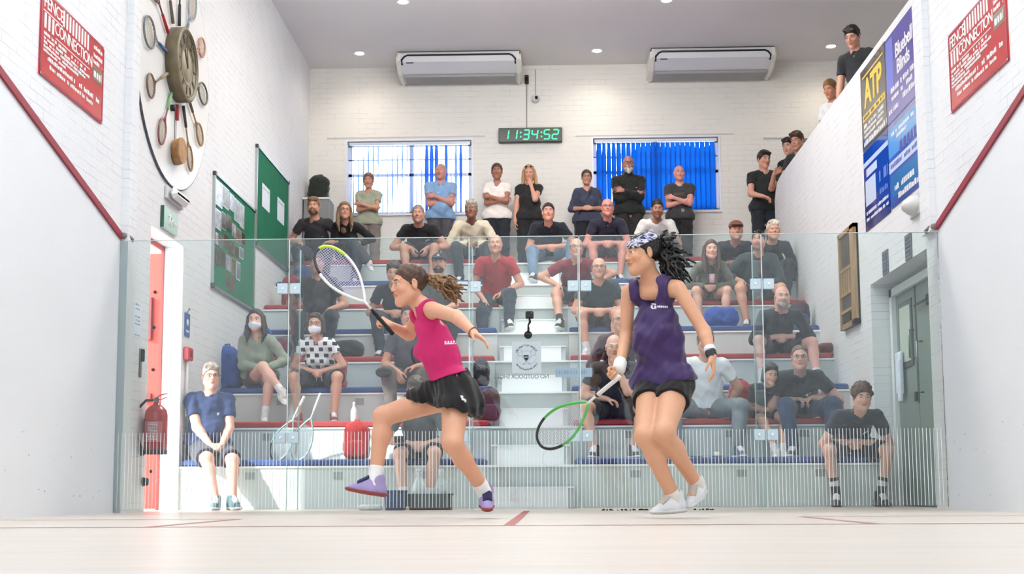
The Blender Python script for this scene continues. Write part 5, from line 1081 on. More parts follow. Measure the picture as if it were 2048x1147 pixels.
def players():
    # ---------------- player in pink, lunging to the left with the racket raised
    y0 = -2.75; J = dict(s=.985, base=V(-.35,-2.7,0)); s = J['s']
    J['P'] = P(900,772,-2.72); J['C'] = P(874,690,-2.74); J['N'] = P(846,612,-2.77); J['H'] = P(818,569,-2.80)
    J['R'] = hframe((-.90,-.40,-.10),(.06,0,1)); J['fc'] = unit(V(-.80,.10,-.36)); J['fp'] = unit(V(-.93,-.10,-.2))
    # near (left) shoulder index 0 towards the camera, far (right) index 1
    J['S'] = [P(866,618,-2.92), P(836,632,-2.60)]; J['HP'] = [P(912,786,-2.80), P(893,790,-2.63)]
    J['E'] = [P(913,633,-3.13), P(818,668,-2.50)]; J['W'] = [P(946,664,-3.26), P(783,652,-2.62)]
    J['K'] = [P(905,886,-2.98), P(766,832,-2.68)]; J['A'] = [P(973,986,-2.74), P(750,962,-2.72)]
    J['fo'] = [unit(V(.12,-1,0)), unit(V(-1,-.12,0))]; J['toe'] = (-.18, .17)
    RK0, RK1 = P(786,668,-2.66), P(634,492,-2.58); ra = unit(RK1-RK0)
    J['hand'] = [dict(d=unit(P(975,683,-3.32)-J['W'][0]), n=unit(V(-.2,-.3,-1)), t=unit(V(.2,0,1.)+V(0,-1.,0)), curl=.10, spread=.30, curls=(.05,.12,.18,.22)),
                 dict(d=unit(V(-.75,-.1,.42)), n=unit(V(-.35,.6,-.5)), t=unit(V(-.3,-.2,1.)), grip=True)]
    pink = mat('pink_knit', (.80,.12,.42), .75, var=.08, vscale=7, bump=.5, bscale=16)
    def tank(T):
        N = J['N']; r = []
        for q in (0,1): r.append(ell(J['S'][q]+unit(J['S'][q]-J['S'][1-q])*.035-unit(J['N']-J['C'])*.005, V(.115,.085,.125), hframe(unit(J['S'][q]-J['S'][1-q])), op='-', k=.012))
        r += [ell(N-unit(J['N']-J['C'])*.01-J['fc']*.055, V(.10,.10,.155), hframe(J['fc'], J['N']-J['C']), op='-', k=.01), ell(N+J['fc']*.06, V(.055,.06,.075), hframe(J['fc'], J['N']-J['C']), op='-', k=.01)]
        return r
    J['tank'] = tank
    hc = P(903,800,-2.72)
    def skirt():
        up = unit(J['N']-J['P']); r = []
        Pw = P(900,752,-2.72)
        for (a, b, ra_, rb_) in (((902,762,-2.72),(870,800,-2.66),.105,.112),((902,762,-2.72),(917,808,-2.76),.105,.145)):
            r.append(rc(P(*a), P(*b), ra_, rb_, flat=(V(.3,0,1),1.0), k=.03))
        r += [rc(J['HP'][1], J['HP'][1]+(J['K'][1]-J['HP'][1])*.38, .11, .105, k=.03), rc(J['HP'][0], J['HP'][0]+(J['K'][0]-J['HP'][0])*.35, .11, .118, k=.03)]
        return r
    J['skirt'] = skirt()
    hn = unit(np.cross(P(825,800,-2.7)-P(958,835,-2.7), V(0,1,0))); hn = hn if hn[2] < 0 else -hn
    hm = P(890,817,-2.7)
    J['skirt'].append(Prim(hm-.6, hm+.6, lambda X,Y,Z: -((X-f32(hm[0]))*f32(hn[0])+(Y-f32(hm[1]))*f32(hn[1])+(Z-f32(hm[2]))*f32(hn[2])), .004, '-'))
    rr = random.Random(9)
    def hair1(T, R, s):
        return [ell(T(0,-.016,.034),V(.077,.097,.089)*s,R,k=.002,cuts=((T(0,0,-.020),R@unit(V(0,.74,-.68))),)), ell(T(0,-.103,.030),V(.028,.028,.028)*s,R,k=.012)]
    def curls(a, n, dx, dy, dz, L0, L1, r0, r1, sag, sp, rr):
        X = []
        for i in range(n):
            d = unit(V(rr.uniform(*dx),rr.uniform(*dy),rr.uniform(*dz))); L = rr.uniform(L0,L1); ph = rr.uniform(0,6); q0 = a+V(*[rr.uniform(-1,1)*sp for _ in range(3)]); o_ = q0.copy(); w_ = rr.uniform(.006,.012); fq = rr.uniform(12,20)
            for j in range(8):
                t = (j+1)/8; q1 = o_+d*L*t+V(w_*math.sin(ph+t*fq), w_*math.cos(ph+t*fq), w_*math.sin(ph+1.5+t*fq)-sag*t*t); X.append(rc(q0, q1, r0+(r1-r0)*(t-.125), r0+(r1-r0)*t, k=.0025)); q0 = q1
        return X
    def tail1(T, R, s): return curls(T(0,-.122,.030), 64, (.55,1), (-.5,.4), (-.55,.12), .10, .21, .0085, .0052, .035, .016, rr)
    def fold(X, Y, Z): return .0055*np.sin((X*.30+Z)*78+np.sin(Y*20)*1.2+X*20)*np.clip((1.15-Z)/.25,0,1)*np.clip((Z-.72)/.05,0,1)+.002*np.sin(X*60+Z*30)*np.sin(Y*50)
    root, T = person('player in a pink tank top and black skirt lunging left with a white racket', J, dict(fem=1, bust=.70, hipx=.004, hair=hair1, tail=tail1, tailc=(.50,.37,.24), hc=(.30,.20,.14), brow=(.25,.16,.11), skin=(.88,.66,.54), top=pink, topname='tank_top', sleeve=0, neck='tank', tight=.011, hem=.055, wover=.012, wr=.0022,
        bottom='skirt', legs=(.06,.06,.07), ldsp=lambda X,Y,Z: .006*np.sin(X*55+Y*38+Z*12)+.003*np.sin(X*120-Y*70+Z*60), sock=(.95,.95,.95), socklen=.20, shoe=(.66,.60,.80), sole=(.55,.22,.20), lace=(.15,.14,.30)), h=.0052, hf=.0036)
    rt = root; b = J['base']; wl = cloth((.95,.95,.95))
    decal(root, 'tank_top', [rq(889,679,908,682,-1),rq(889,686,912,688.5,-1),rq(889,682,892,686),rq(895,682,898,686,-.5),rq(901,681.5,903,685.5),rq(906,681,909,685)], wl)
    decal(root, 'tank_top', [rq(823,661,829,664,1),rq(824,664,827,667)], wl); decal(root, 'skirt', [rq(921,790,926,794,2),rq(923,795,931,799,3),rq(929,800,932,804)], wl)
    mb = MB().tube([J['W'][0]+J['hand'][0]['d']*-.0+unit(np.cross(J['hand'][0]['d'],V(0,0,1)))*.029*math.cos(a*PI/8)+unit(np.cross(np.cross(J['hand'][0]['d'],V(0,0,1)),J['hand'][0]['d']))*.029*math.sin(a*PI/8) for a in range(16)], .004, 6, closed=True); mb.build('bracelet', mat('bracelet', (.55,.35,.35), .4), rt, base=b)
    racket('white squash racket with a yellow-green edge raised by the player in pink', RK0, RK1, V(.15,-1,.12), dict(frame_l=(.93,.93,.94), frame_r=(.90,.92,.90), head_l=(.78,.90,.20), head_r=(.12,.12,.16), shaft=(.90,.90,.91), grip=(.07,.07,.08), strings=(.80,.80,.90)))
    # ---------------- player in purple, standing side-on with the racket low
    J = dict(s=.985, base=V(.85,-2.85,0)); s = J['s']
    J['P'] = P(1330,756,-2.80); J['C'] = P(1316,672,-2.81); J['N'] = P(1304,559,-2.80); J['H'] = P(1286,507,-2.86)
    J['R'] = hframe((-.94,-.32,-.06),(.02,0,1)); J['fc'] = unit(V(-.52,-.85,-.02)); J['fp'] = unit(V(-.40,-.9,0))
    J['S'] = [P(1257,584,-2.74), P(1356,575,-2.92)]; J['HP'] = [P(1303,772,-2.76), P(1352,772,-2.85)]
    J['E'] = [P(1252,672,-2.72), P(1408,662,-2.98)]; J['W'] = [P(1238,738,-2.92), P(1424,712,-3.08)]
    J['K'] = [P(1291,872,-3.08), P(1328,864,-3.12)]; J['A'] = [P(1348,996,-2.98), P(1393,968,-2.86)]
    J['fo'] = [unit(V(-1,-.62,0)), unit(V(-.55,-1,0))]; J['toe'] = (-.05, -.42)
    R0, R1 = P(1240,752,-2.99), P(1088,878,-2.62); ra = unit(R1-R0)
    J['hand'] = [dict(d=unit(V(-.55,-.35,-.62)), n=unit(V(.35,-.75,.2)), t=unit(ra), grip=True), dict(d=unit(V(.10,-.12,-1)), n=unit(V(-.9,.2,0)), t=unit(V(-.3,-1,0)), curl=.22, spread=.10)]
    purple = mat('purple_fabric', (.20,.10,.34), .6, var=.12, vscale=6, bump=.4, bscale=9, sheen=.2)
    def tank2(T):
        N, Ch, fc = J['N'], J['C'], J['fc']; up = unit(N-Ch); r = []
        for q in (0,1):
            o_ = unit(J['S'][q]-J['S'][1-q]); r.append(ell(J['S'][q]+o_*.040-up*.015, V(.115,.088,.115), hframe(o_), op='-', k=.010))
        r += [ell(N+fc*.075-up*.035, V(.062,.085,.125), hframe(fc, up), op='-', k=.01), rc(N-up*.02, T(0,-.01,-.03), .070, .09, op='-', k=.006)]
        return r
    J['tank'] = tank2
    r2 = random.Random(21)
    def hair2(T, R, s):
        return [ell(T(0,-.018,.034),V(.079,.099,.091)*s,R,k=.002,cuts=((T(0,0,-.016),R@unit(V(0,.72,-.70))),)), ell(T(0,-.100,.030),V(.04,.035,.045)*s,R,k=.02)]
    def tail2(T, R, s): return curls(T(0,-.105,.050), 60, (.2,1), (-.7,.7), (-.4,.9), .05, .11, .010, .006, .02, .02, r2)+curls(T(0,-.110,.015), 95, (.15,1), (-.7,.7), (-1.5,.1), .09, .21, .010, .0058, .03, .022, r2)
    pt = lambda q: P(*q)
    root, T = person('player in a purple tank top and black shorts standing with a green racket held low', J, dict(fem=1, bust=.62, hipx=.0, hair=hair2, tail=tail2, hc=(.06,.05,.05), brow=(.08,.06,.05), skin=(.86,.65,.52), top=purple, topname='tank_top', sleeve=0, neck='tank', tight=.014, hem=-.03, wr=.0065,
        bottom='shorts', slen=.34, legs=(.06,.06,.065), ldsp=wrink(.004,1.2,3), shoe=(.88,.89,.90), sole=(.80,.81,.82), lace=(.75,.72,.68), sock=(.88,.86,.82), socklen=.06), h=.0052, hf=.0036)
    b = J['base']; R = J['R']; hs = J['s']
    wl = cloth((.93,.92,.95))
    decal(root, 'tank_top', [rq(1303,606,1312,609,1),rq(1302,610,1306,616,.5),rq(1309,611,1313,617,.5),rq(1304,616,1311,618)]+[rq(1315+i*3.6,611+i*.1,1317.6+i*3.6,615+i*.1) for i in range(6)], wl)
    decal(root, 'tank_top', [rq(1263,604,1270,607,1),rq(1262,608,1265,614),rq(1268,609,1271,615),rq(1263,616,1270,618,1),rq(1266,622,1275,625,2),rq(1267,628,1276,631,2)], wl)
    decal(root, 'shorts', [rq(1339,742,1345,746,1),rq(1340,747,1347,749,1)]+[rq(1349+i*4,747+i*1.3,1352+i*4,750.5+i*1.3,1) for i in range(5)], wl)
    hb = mat('headband_pattern', (.3,.3,.5), .8); nt = hb.node_tree; N_ = nt.nodes.new; tc = N_('ShaderNodeTexCoord'); mp_ = N_('ShaderNodeMapping'); mp_.inputs['Scale'].default_value = (1,1,2.2); wv = N_('ShaderNodeTexNoise'); wv.inputs['Scale'].default_value = 24; wv.inputs['Detail'].default_value = 1; nt.links.new(tc.outputs['Object'], mp_.inputs[0]); nt.links.new(mp_.outputs[0], wv.inputs[0])
    cr = N_('ShaderNodeValToRGB'); cr.color_ramp.interpolation = 'CONSTANT'; e = cr.color_ramp.elements; e[0].color = (.03,.03,.05,1); e[1].position = .42; e[1].color = (.22,.20,.45,1); q = e.new(.50); q.color = (.70,.72,.76,1); q = e.new(.58); q.color = (.05,.05,.07,1); q = e.new(.64); q.color = (.62,.64,.70,1); nt.links.new(wv.outputs[0], cr.inputs[0]); nt.links.new(cr.outputs[0], nt.nodes['Principled BSDF'].inputs['Base Color'])
    bn = R@unit(V(0,.42,1)); solid('headband', [ell(T(0,-.014,.036),V(.088,.107,.098)*hs,R,k=.002,cuts=((T(0,.04,.066+.022),bn),(T(0,.04,.066-.034),-bn)))], hb, root, .004, base=b)
    wd = unit(J['W'][0]-J['E'][0]); solid('wristband', [rc(J['W'][0]-wd*.055, J['W'][0]-wd*.005, .036, .036, k=.004)], cloth((.95,.94,.92)), root, .004, base=b)
    wd = unit(J['W'][1]-J['E'][1]); wb = solid('watch_strap', [rc(J['W'][1]-wd*.028, J['W'][1]-wd*.012, .0305, .030, k=.004)], mat('black_plastic', (.1,.1,.1), .4), root, .004, base=b)
    solid('watch_case', [rbox(J['W'][1]-wd*.02+V(-.010,-.030,0), (.019,.008,.021), .005, hframe(V(-.25,-1,0), -wd))], mat('lens_glass', (.03,.03,.04), .05), wb, .003, base=b)
    solid('bracelet', [rc(J['W'][1]-wd*.050, J['W'][1]-wd*.042, .0315, .0315, k=.002)], cloth((.90,.90,.92)), root, .004, base=b)
    racket('green and black squash racket held low by the player in purple', R0, R1, V(.25,-1,.30), dict(frame_l=(.30,.72,.30), frame_r=(.35,.75,.38), head_l=(.08,.08,.09), head_r=(.10,.10,.11), shaft=(.90,.92,.90), grip=(.93,.93,.92), strings=(.85,.88,.90), band=(.1,.1,.12)))
# ------------------------------------------------------------------ things on the walls
def onwall(side, y, z, depth=0, wx=3.2):
    """Empty-local frame helper: returns (origin, matrix) for boxes given in (along, up, out) wall coordinates"""
    sx = -1 if side == 'L' else 1; return V(sx*(wx-depth), y, z)
class Wall:
    """builds parts given in coordinates a (left to right as seen), u (up), o (out of the wall)"""
    def __init__(s, side, y, z, name, label, cat, group=None, wx=3.2):
        s.side = side; s.M = MW(side, 0, 0, 0); org = (-wx if side == 'L' else wx, y, z) if side != 'B' else (wx, y, z)
        s.t = thing(name, label, cat, org, group); s.base = None
    def box(s, mb, a, b, bev=0): mb.box((a[0],a[1],a[2]), (b[0],b[1],b[2]), s.M, bev); return mb
    def part(s, name, m, *boxes, bev=0, parent=None):
        mb = MB(); [s.box(mb, a, b, bev) for a, b in boxes]; return mb.build(name, m, parent or s.t)
    def tube(s, name, m, pts, r, parent=None, **k):
        o = MB().tube([s.M@Vector(p) for p in pts], r, **k).build(name, m, parent or s.t); return o
    def text(s, st, size, a, u, o, m, name='lettering', **k): return text(name, st, size, s.M@Matrix.Translation((a,u,o)), m, s.t, **k)
    def strokes(s, name, m, x0, x1, u, h, seed, o=.004, frac=.75, parent=None):
        mb = MB(); r = random.Random(seed); x = x0
        while x < x1:
            w_ = min(r.uniform(.35,1.5)*h, x1-x)
            if r.random() < .86: mb.box((x,u-h/2,o-.002),(x+w_*.86,u+h/2*r.choice((.55,1,1)),o), s.M)
            x += w_+h*.18
        return tag(mb.build(name, m, parent or s.t), kind='stuff')
wht = mat('print_white', (.93,.92,.92), .5); alu = mat('aluminium', (.70,.72,.73), .35, .7); blkm = mat('matt_black', (.06,.06,.07), .5)
# --- red banners above both court walls
for side, ya, lab in (('L', -1.705, 'red advertising board above the left court wall'), ('R', -.485, 'red advertising board above the right court wall')):
    w = Wall(side, ya, 2.925, 'advertising_board', lab, 'advertising board'); W_, H_ = 1.19, .595
    w.part('panel', mat('banner_red', (.74,.20,.22), .18, var=.05, vscale=2, coat=.3), ((0,0,0),(W_,H_,.012)), bev=.002)
    w.part('border', mat('banner_border', (.58,.12,.22), .4), ((0,0,.012),(W_,.018,.014)), ((0,H_-.018,.012),(W_,H_,.014)), ((0,0,.012),(.016,H_,.014)), ((W_-.016,0,.012),(W_,H_,.014)))
    w.text('FENCE', .125, .205, .515, .0135, wht, bold=.001, space=.92)
    w.text('CONNECTION', .118, .590, .395, .0135, wht, bold=.001, space=.86)
    w.part('picket_bars', wht, *[((.37+i*.058,.46,.012),(.398+i*.058,.575,.015)) for i in range(9)])
    w.part('picket_bars', wht, *[((.05+i*.066,.335,.012),(.082+i*.066,.44,.015)) for i in range(3)])
    w.part('rule', wht, ((.03,.448,.012),(.36,.456,.0145)), ((.25,.325,.012),(.90,.332,.0145)))
    for i, (x0, x1, u, h) in enumerate([(.05,.86,.300,.022),(.05,.90,.268,.020),(.05,.82,.240,.020),(.05,.70,.212,.020),(.05,.45,.184,.018),(.10,.62,.145,.030),(.70,1.12,.150,.034),(.16,.98,.095,.028)]): w.strokes('small_print', wht, x0, x1, u, h, i+3, o=.0145)
    for i, u in enumerate((.53,.47,.42)): w.strokes('side_print', wht, .97, 1.15, u, .03, 30+i, o=.0145)
    w.part('inset', mat('banner_inset', (.45,.38,.30), .5), ((.96,.28,.012),(1.16,.39,.0135))); w.strokes('inset_print', wht, .98, 1.14, .335, .06, 44, o=.0155)
    w.part('screw', mat('screw_pale', (.9,.85,.85), .3), *[((x,u,.012),(x+.012,u+.012,.016)) for x in (.006,W_-.018) for u in (.004,H_-.016)])
# --- posters on the right wall
def poster(y0, y1, z0, z1, lab, rgb, draw):
    w = Wall('R', y0, z0, 'poster', lab, 'poster'); Wd, Hd = y0-y1, z1-z0
    w.part('panel', mat('poster_%d' % int(sum(rgb)*1000), rgb, .10, coat=.6), ((0,0,0),(Wd,Hd,.008)), bev=.001); draw(w, Wd, Hd)
yel = mat('poster_yellow', (.93,.80,.30), .3); 
def dA(w, W_, H_):
    w.part('border', mat('poster_brown', (.22,.20,.17), .3), ((0,0,.008),(W_,.02,.009)), ((0,0,.008),(.02,H_,.009)))
    w.text('ATP', .36, W_/2, H_-.27, .0085, yel, bold=.012, space=.95); w.part('rule', yel, ((.07,H_-.09,.008),(W_-.06,H_-.075,.0095)), ((.04,.275,.008),(W_-.04,.335,.0095)))
    w.strokes('bar_print', mat('poster_brown'), .08, W_-.08, .305, .03, 1, o=.0105)
    for i, (u, h) in enumerate(((.225,.035),(.175,.03),(.125,.03),(.06,.05))): w.strokes('small_print', wht, .08 if i < 3 else .02, W_-.10 if i < 3 else W_, u, h, 5+i, o=.0095)
def dB(w, W_, H_):
    w.part('pale_band', mat('poster_pale', (.85,.90,.96), .15), ((0,H_*.80,.008),(W_,H_*.86,.0088)), ((.05,H_*.30,.008),(.42,H_*.62,.0088)), ((.10,H_*.66,.008),(W_*.55,H_*.76,.0088)))
    for i, u in enumerate((.16,.10)): w.strokes('small_print', wht, .06, W_-.05, u, .03, 15+i, o=.0095)
    w.strokes('side_print', mat('poster_mid', (.35,.50,.80), .3), .55, .85, .40, .10, 18, o=.0095); w.strokes('side_print', mat('poster_mid'), .55, .85, .26, .05, 19, o=.0095)
def dC(w, W_, H_):
    w.part('figure_block', mat('poster_violet', (.42,.46,.80), .15), ((.03,.28,.008),(.24,H_-.03,.0088)))
    w.text('Bluebell', .175, .58, H_-.21, .0088, wht, bold=.004, space=.95); w.text('Blinds', .175, .55, H_-.36, .0088, wht, bold=.004, space=.95)
    for i, (x0, x1, u, h) in enumerate(((.10,W_,.265,.045),(.16,.80,.195,.045),(.06,.36,.09,.04),(.50,W_,.12,.05))): w.strokes('small_print', wht, x0, x1, u, h, 25+i, o=.0095)
def dD(w, W_, H_):
    w.part('sea', mat('poster_sea', (.38,.62,.84), .12), ((.0,H_*.60,.008),(W_,H_*.93,.0088))); w.part('foam', mat('poster_pale'), ((0,H_*.42,.008),(W_,H_*.55,.0090)))
    w.part('lower', mat('poster_teal', (.20,.45,.66), .12), ((.06,H_*.12,.008),(W_,H_*.38,.0088)))
    for i, (x0, x1, u, h) in enumerate(((.10,.8,H_*.86,.03),(.14,.6,H_*.79,.03),(.35,W_,H_*.64,.09),(.05,W_,H_*.49,.04),(.15,.75,.16,.05),(.20,W_,.07,.05))): w.strokes('small_print', mat('poster_ink', (.25,.25,.55), .3) if i in (2,3) else wht, x0, x1, u, h, 35+i, o=.0096)
poster(2.165, 1.285, 3.345, 4.125, 'dark poster with large yellow ATP lettering on the right wall', (.30,.28,.24), dA)
poster(2.165, 1.285, 2.575, 3.335, 'deep blue poster below the ATP poster', (.06,.16,.48), dB)
poster(1.270, .28, 3.345, 4.115, 'violet-blue window blinds poster at the top beside the court pier', (.26,.24,.62), dC)
poster(1.270, .28, 2.590, 3.335, 'pale blue seascape poster under the violet-blue one', (.30,.38,.66), dD)
# --- left wall noticeboards
felt = mat('green_felt', (.02,.42,.30), .95, var=.08, vscale=6, bump=.3, bscale=80)
def board(ya, za, W_, H_, lab):
    w = Wall('L', ya, za, 'noticeboard', lab, 'noticeboard'); w.part('felt_panel', felt, ((.02,.02,0),(W_-.02,H_-.02,.018)))
    w.part('frame', alu, ((0,0,0),(W_,.025,.03)), ((0,H_-.025,0),(W_,H_,.03)), ((0,.025,0),(.025,H_-.025,.03)), ((W_-.025,.025,0),(W_,H_-.025,.03)))
    for x in (-.004,W_-.041):
        for u in (-.004,H_-.041): w.part('corner_cap', mat('cap_dark', (.25,.27,.27), .5), ((x,u,0),(x+.045,u+.045,.034)))
    return w
w = board(2.68, 2.20, 1.78, 1.18, 'green felt noticeboard covered in photographs, the nearer of the two')
r = random.Random(12); pal = [(.88,.90,.93),(.80,.83,.87),(.35,.33,.30),(.50,.44,.36),(.62,.60,.56),(.28,.27,.27),(.70,.72,.76),(.42,.40,.42),(.55,.48,.38)]
grid = [(.06,.86,.26,.26,0),(.34,.90,.24,.22,1),(.60,.93,.20,.18,6),(.82,.86,.22,.24,0),(1.06,.84,.20,.26,1),(.06,.62,.22,.20,0),(.30,.66,.18,.18,4),(.50,.70,.20,.16,2),(.72,.66,.18,.16,3),(.92,.64,.22,.16,4),(1.16,.66,.16,.14,3),(.06,.44,.14,.15,5),(.22,.44,.14,.15,7),(.40,.48,.20,.16,3),(.62,.46,.22,.15,2),(.86,.46,.18,.14,8),(1.08,.50,.18,.12,1),(.08,.25,.20,.16,5),(.30,.27,.18,.16,2),(.50,.26,.22,.18,8),(.74,.26,.18,.18,4),(.96,.24,.16,.20,0),(.52,.08,.18,.15,3),(.72,.08,.20,.15,2)]
for i, (x, u, ww, hh, c) in enumerate(grid):
    p_ = w.part('photograph', mat('photo_%d' % c, pal[c], .25), ((x,u,.018),(x+ww,u+hh,.0215)))
    w.part('picture_area', mat('photo_in_%d' % ((c+i*2) % 9), tuple(v*.8 for v in pal[(c+i*2) % 9]), .25, var=.5, vscale=14), ((x+.012,u+.012,.0215),(x+ww-.012,u+hh-.012,.0222)), parent=p_)
w = board(4.50, 2.985, 1.80, 1.18, 'plain green noticeboard with two pinned white sheets, the farther one')
for x, u, hh in ((.30,.52,.28),(1.14,.54,.29)):
    p_ = w.part('notice_sheet', mat('paper', (.90,.93,.96), .7), ((x,u,.018),(x+.40,u+hh,.021))); w.strokes('print', mat('paper_grey', (.70,.73,.77), .7), x+.04, x+.36, u+hh-.05, .02, int(x*10), o=.0225, parent=p_)
# --- wall clock ringed by old rackets
w = Wall('L', 1.276, 4.0, 'racket_wall_clock', 'huge round wall clock ringed by old rackets on a white disc', 'wall clock'); N_ = 64
mb = MB(); cir = [(max(1.118*math.cos(2*PI*i/N_), -1.07), 1.118*math.sin(2*PI*i/N_)) for i in range(N_)]
mb.prism([(a,u) for a, u in cir], .0, .022, w.M); mb.build('disc', mat('disc_white', (.93,.93,.92), .35), w.t)
MB().tube([w.M@Vector((a,u,.012)) for a, u in cir if a > -1.06], .011, 6).build('disc_edge', mat('edge_dark', (.28,.30,.33), .5), w.t)
olive = mat('clock_drum_olive', (.42,.38,.29), .55, var=.2, vscale=9); D_ = MB(); MZ = w.M
D_.lathe([(.335,.022),(.335,.13),(.31,.145),(.30,.125)], 48, MZ); D_.build('drum', olive, w.t)
MB().lathe([(0,.126),(.30,.124)], 48, MZ).build('dial', mat('clock_dial', (.56,.53,.43), .5, var=.1, vscale=6), w.t)
mb = MB()
for i in range(12):
    a = i*PI/6; Mi = MZ@Matrix.Rotation(-a,4,'Z'); mb.box((-.008,.20,.127),(.008,.27,.131), Mi); mb.box((.014,.20,.127),(.022,.27,.131), Mi) if i % 3 else None
mb.tube([MZ@Vector((.285*math.cos(q*PI/24),.285*math.sin(q*PI/24),.128)) for q in range(48)], .003, 5, closed=True); mb.tube([MZ@Vector((.19*math.cos(q*PI/24),.19*math.sin(q*PI/24),.128)) for q in range(48)], .002, 5, closed=True)
mb.build('numerals', mat('clock_dark', (.26,.24,.18), .5), w.t)
MB().box((-.008,-.03,.134),(.008,.24,.138), MZ@Matrix.Rotation(.25,4,'Z')).build('minute_hand', mat('clock_dark'), w.t); MB().box((-.011,-.03,.130),(.011,.15,.134), MZ@Matrix.Rotation(.62,4,'Z')).build('hour_hand', mat('clock_dark'), w.t)
for i, (hc_, gc_, rx_, ry_) in enumerate([((.35,.38,.36),(.30,.34,.33),.10,.15),((.72,.50,.42),(.80,.70,.62),.09,.11),((.60,.66,.68),(.40,.42,.40),.11,.16),((.25,.25,.26),(.20,.20,.20),.07,.13),((.45,.38,.30),(.40,.36,.30),.07,.13),((.40,.24,.20),(.62,.12,.16),.08,.13),((.42,.45,.45),(.22,.35,.50),.13,.15),((.40,.31,.25),(.62,.55,.42),.10,.10),((.48,.28,.30),(.52,.70,.50),.09,.13),((.62,.45,.26),(.60,.45,.28),.15,.13),((.55,.42,.26),(.25,.25,.26),.08,.12),((.60,.46,.28),(.42,.40,.36),.09,.12)]):
    a = i*PI/6; Mi = MZ@Matrix.Rotation(a-PI/2,4,'Z'); rk = bpy.data.objects.new('mounted_racket', None); link(rk, w.t)
    if i == 9:
        mb = MB(); [mb.prism([(.13*math.cos(q*PI/8)*(1+.04*(k%2))+.02*k-.03, .80+.115*math.sin(q*PI/8)) for q in range(16)], .03+k*.022, .048+k*.022, Mi) for k in range(4)]
        mb.build('stacked_racket_heads', mat('old_wood', (.60,.44,.26), .5, var=.3, vscale=12), rk)
        MB().tube([Mi@Vector((-.02,.40,.03)),Mi@Vector((-.03,.70,.03))], .003, 5).tube([Mi@Vector((.02,.40,.03)),Mi@Vector((.01,.70,.03))], .003, 5).build('cord', mat('edge_dark'), rk)
        MB().box((-.05,.36,.022),(-.01,.50,.05), Mi).build('red_rest', mat('rest_red', (.55,.12,.14), .5), rk); MB().lathe([(.03,.022),(.03,.06),(0,.062)], 16, Mi@Matrix.Translation((.11,.43,0))).build('black_ball', blkm, rk); continue
    mh = mat('rk_%d' % i, hc_, .45); cy_ = .98-ry_
    MB().tube([Mi@Vector((rx_*math.cos(q*PI/14), cy_+ry_*math.sin(q*PI/14), .045)) for q in range(28)], .0095, 7, closed=True).build('head', mh, rk)
    MB().tube([Mi@Vector((rx_*.35,cy_-ry_*.93,.045)),Mi@Vector((0,cy_-ry_-.05,.045)),Mi@Vector((0,.56,.045))], .008, 7).tube([Mi@Vector((-rx_*.35,cy_-ry_*.93,.045)),Mi@Vector((0,cy_-ry_-.05,.045))], .007, 7).build('shaft', mh, rk)
    MB().tube([Mi@Vector((0,.57,.045)),Mi@Vector((0,.37,.045))], [.013,.016], 8).build('grip', mat('rg_%d' % i, gc_, .8), rk)
    mb = MB()
    for k in range(-4,5):
        x = rx_*k/5; q = ry_*math.sqrt(1-(k/5)**2); mb.tube([Mi@Vector((x,cy_-q,.045)),Mi@Vector((x,cy_+q,.045))], .0014, 4); y = ry_*k/5; q = rx_*math.sqrt(1-(k/5)**2); mb.tube([Mi@Vector((-q,cy_+y,.044)),Mi@Vector((q,cy_+y,.044))], .0014, 4)
    tag(mb.build('strings', mat('old_gut', (.72,.66,.56), .6), rk), kind='stuff')
# --- small fittings, left wall
w = Wall('L', 1.10, 2.735, 'emergency_light', 'white emergency bulkhead light under the racket clock', 'emergency light'); w.part('base', mat('base_grey', (.80,.81,.82), .5), ((0,0,0),(.50,.12,.03)), bev=.008); w.part('lens', mat('opal_white', (.97,.97,.97), .3), ((.03,.012,.03),(.47,.112,.10)), bev=.03)
w = Wall('L', 1.02, 2.46, 'exit_sign', 'pale green exit sign above the left doorway', 'exit sign'); w.part('panel', mat('exit_green', (.72,.86,.80), .25), ((0,0,.0),(.42,.19,.028)), bev=.004); w.part('edge', mat('exit_dark', (.20,.35,.30), .4), ((-.012,0,0),(0,.19,.03)))
fg = MB(); fg.tube([w.M@Vector(p) for p in ((.17,.15,.031),(.165,.10,.031),(.135,.045,.031))], .010, 6); fg.tube([w.M@Vector(p) for p in ((.165,.10,.031),(.20,.07,.031),(.20,.03,.031))], .009, 6); fg.tube([w.M@Vector(p) for p in ((.13,.12,.031),(.17,.14,.031),(.21,.115,.031))], .007, 6); fg.lathe([(0,0),(.013,0),(0,.004)], 12, w.M@Matrix.Translation((.178,.168,.028))); fg.build('running_figure', wht, w.t)
w.part('arrow', wht, ((.27,.085,.028),(.37,.105,.031))); MB().prism([(.25,.095),(.29,.135),(.29,.055)], .028, .031, w.M).build('arrow_head', wht, w.t)
w = Wall('L', 1.80, 1.60, 'blue_sign', 'narrow blue mandatory sign with a hook above the red call point', 'sign'); w.part('plate', mat('sign_blue', (.25,.38,.62), .35), ((0,0,0),(.16,.22,.01)), bev=.002); MB().lathe([(0,.010),(.035,.010),(.035,.012),(0,.012)], 20, w.M@Matrix.Translation((.08,.13,0))).build('disc_mark', wht, w.t); w.part('print', wht, ((.03,.04,.01),(.13,.06,.012))); w.tube('hook', mat('steel'), [(.08,.22,.006),(.08,.27,.02),(.08,.25,.03)], .005)
w = Wall('L', 1.78, 1.375, 'fire_call_point', 'red fire alarm call point with white conduit on the left wall', 'fire call point'); w.part('housing', mat('alarm_red', (.78,.20,.24), .35), ((0,0,0),(.16,.12,.055)), bev=.008); w.part('window', mat('alarm_dark', (.40,.10,.14), .3), ((.05,.03,.055),(.12,.09,.058))); w.tube('conduit', mat('print_white'), [(.08,0,.02),(.08,-.52,.02)], .012, n=8)
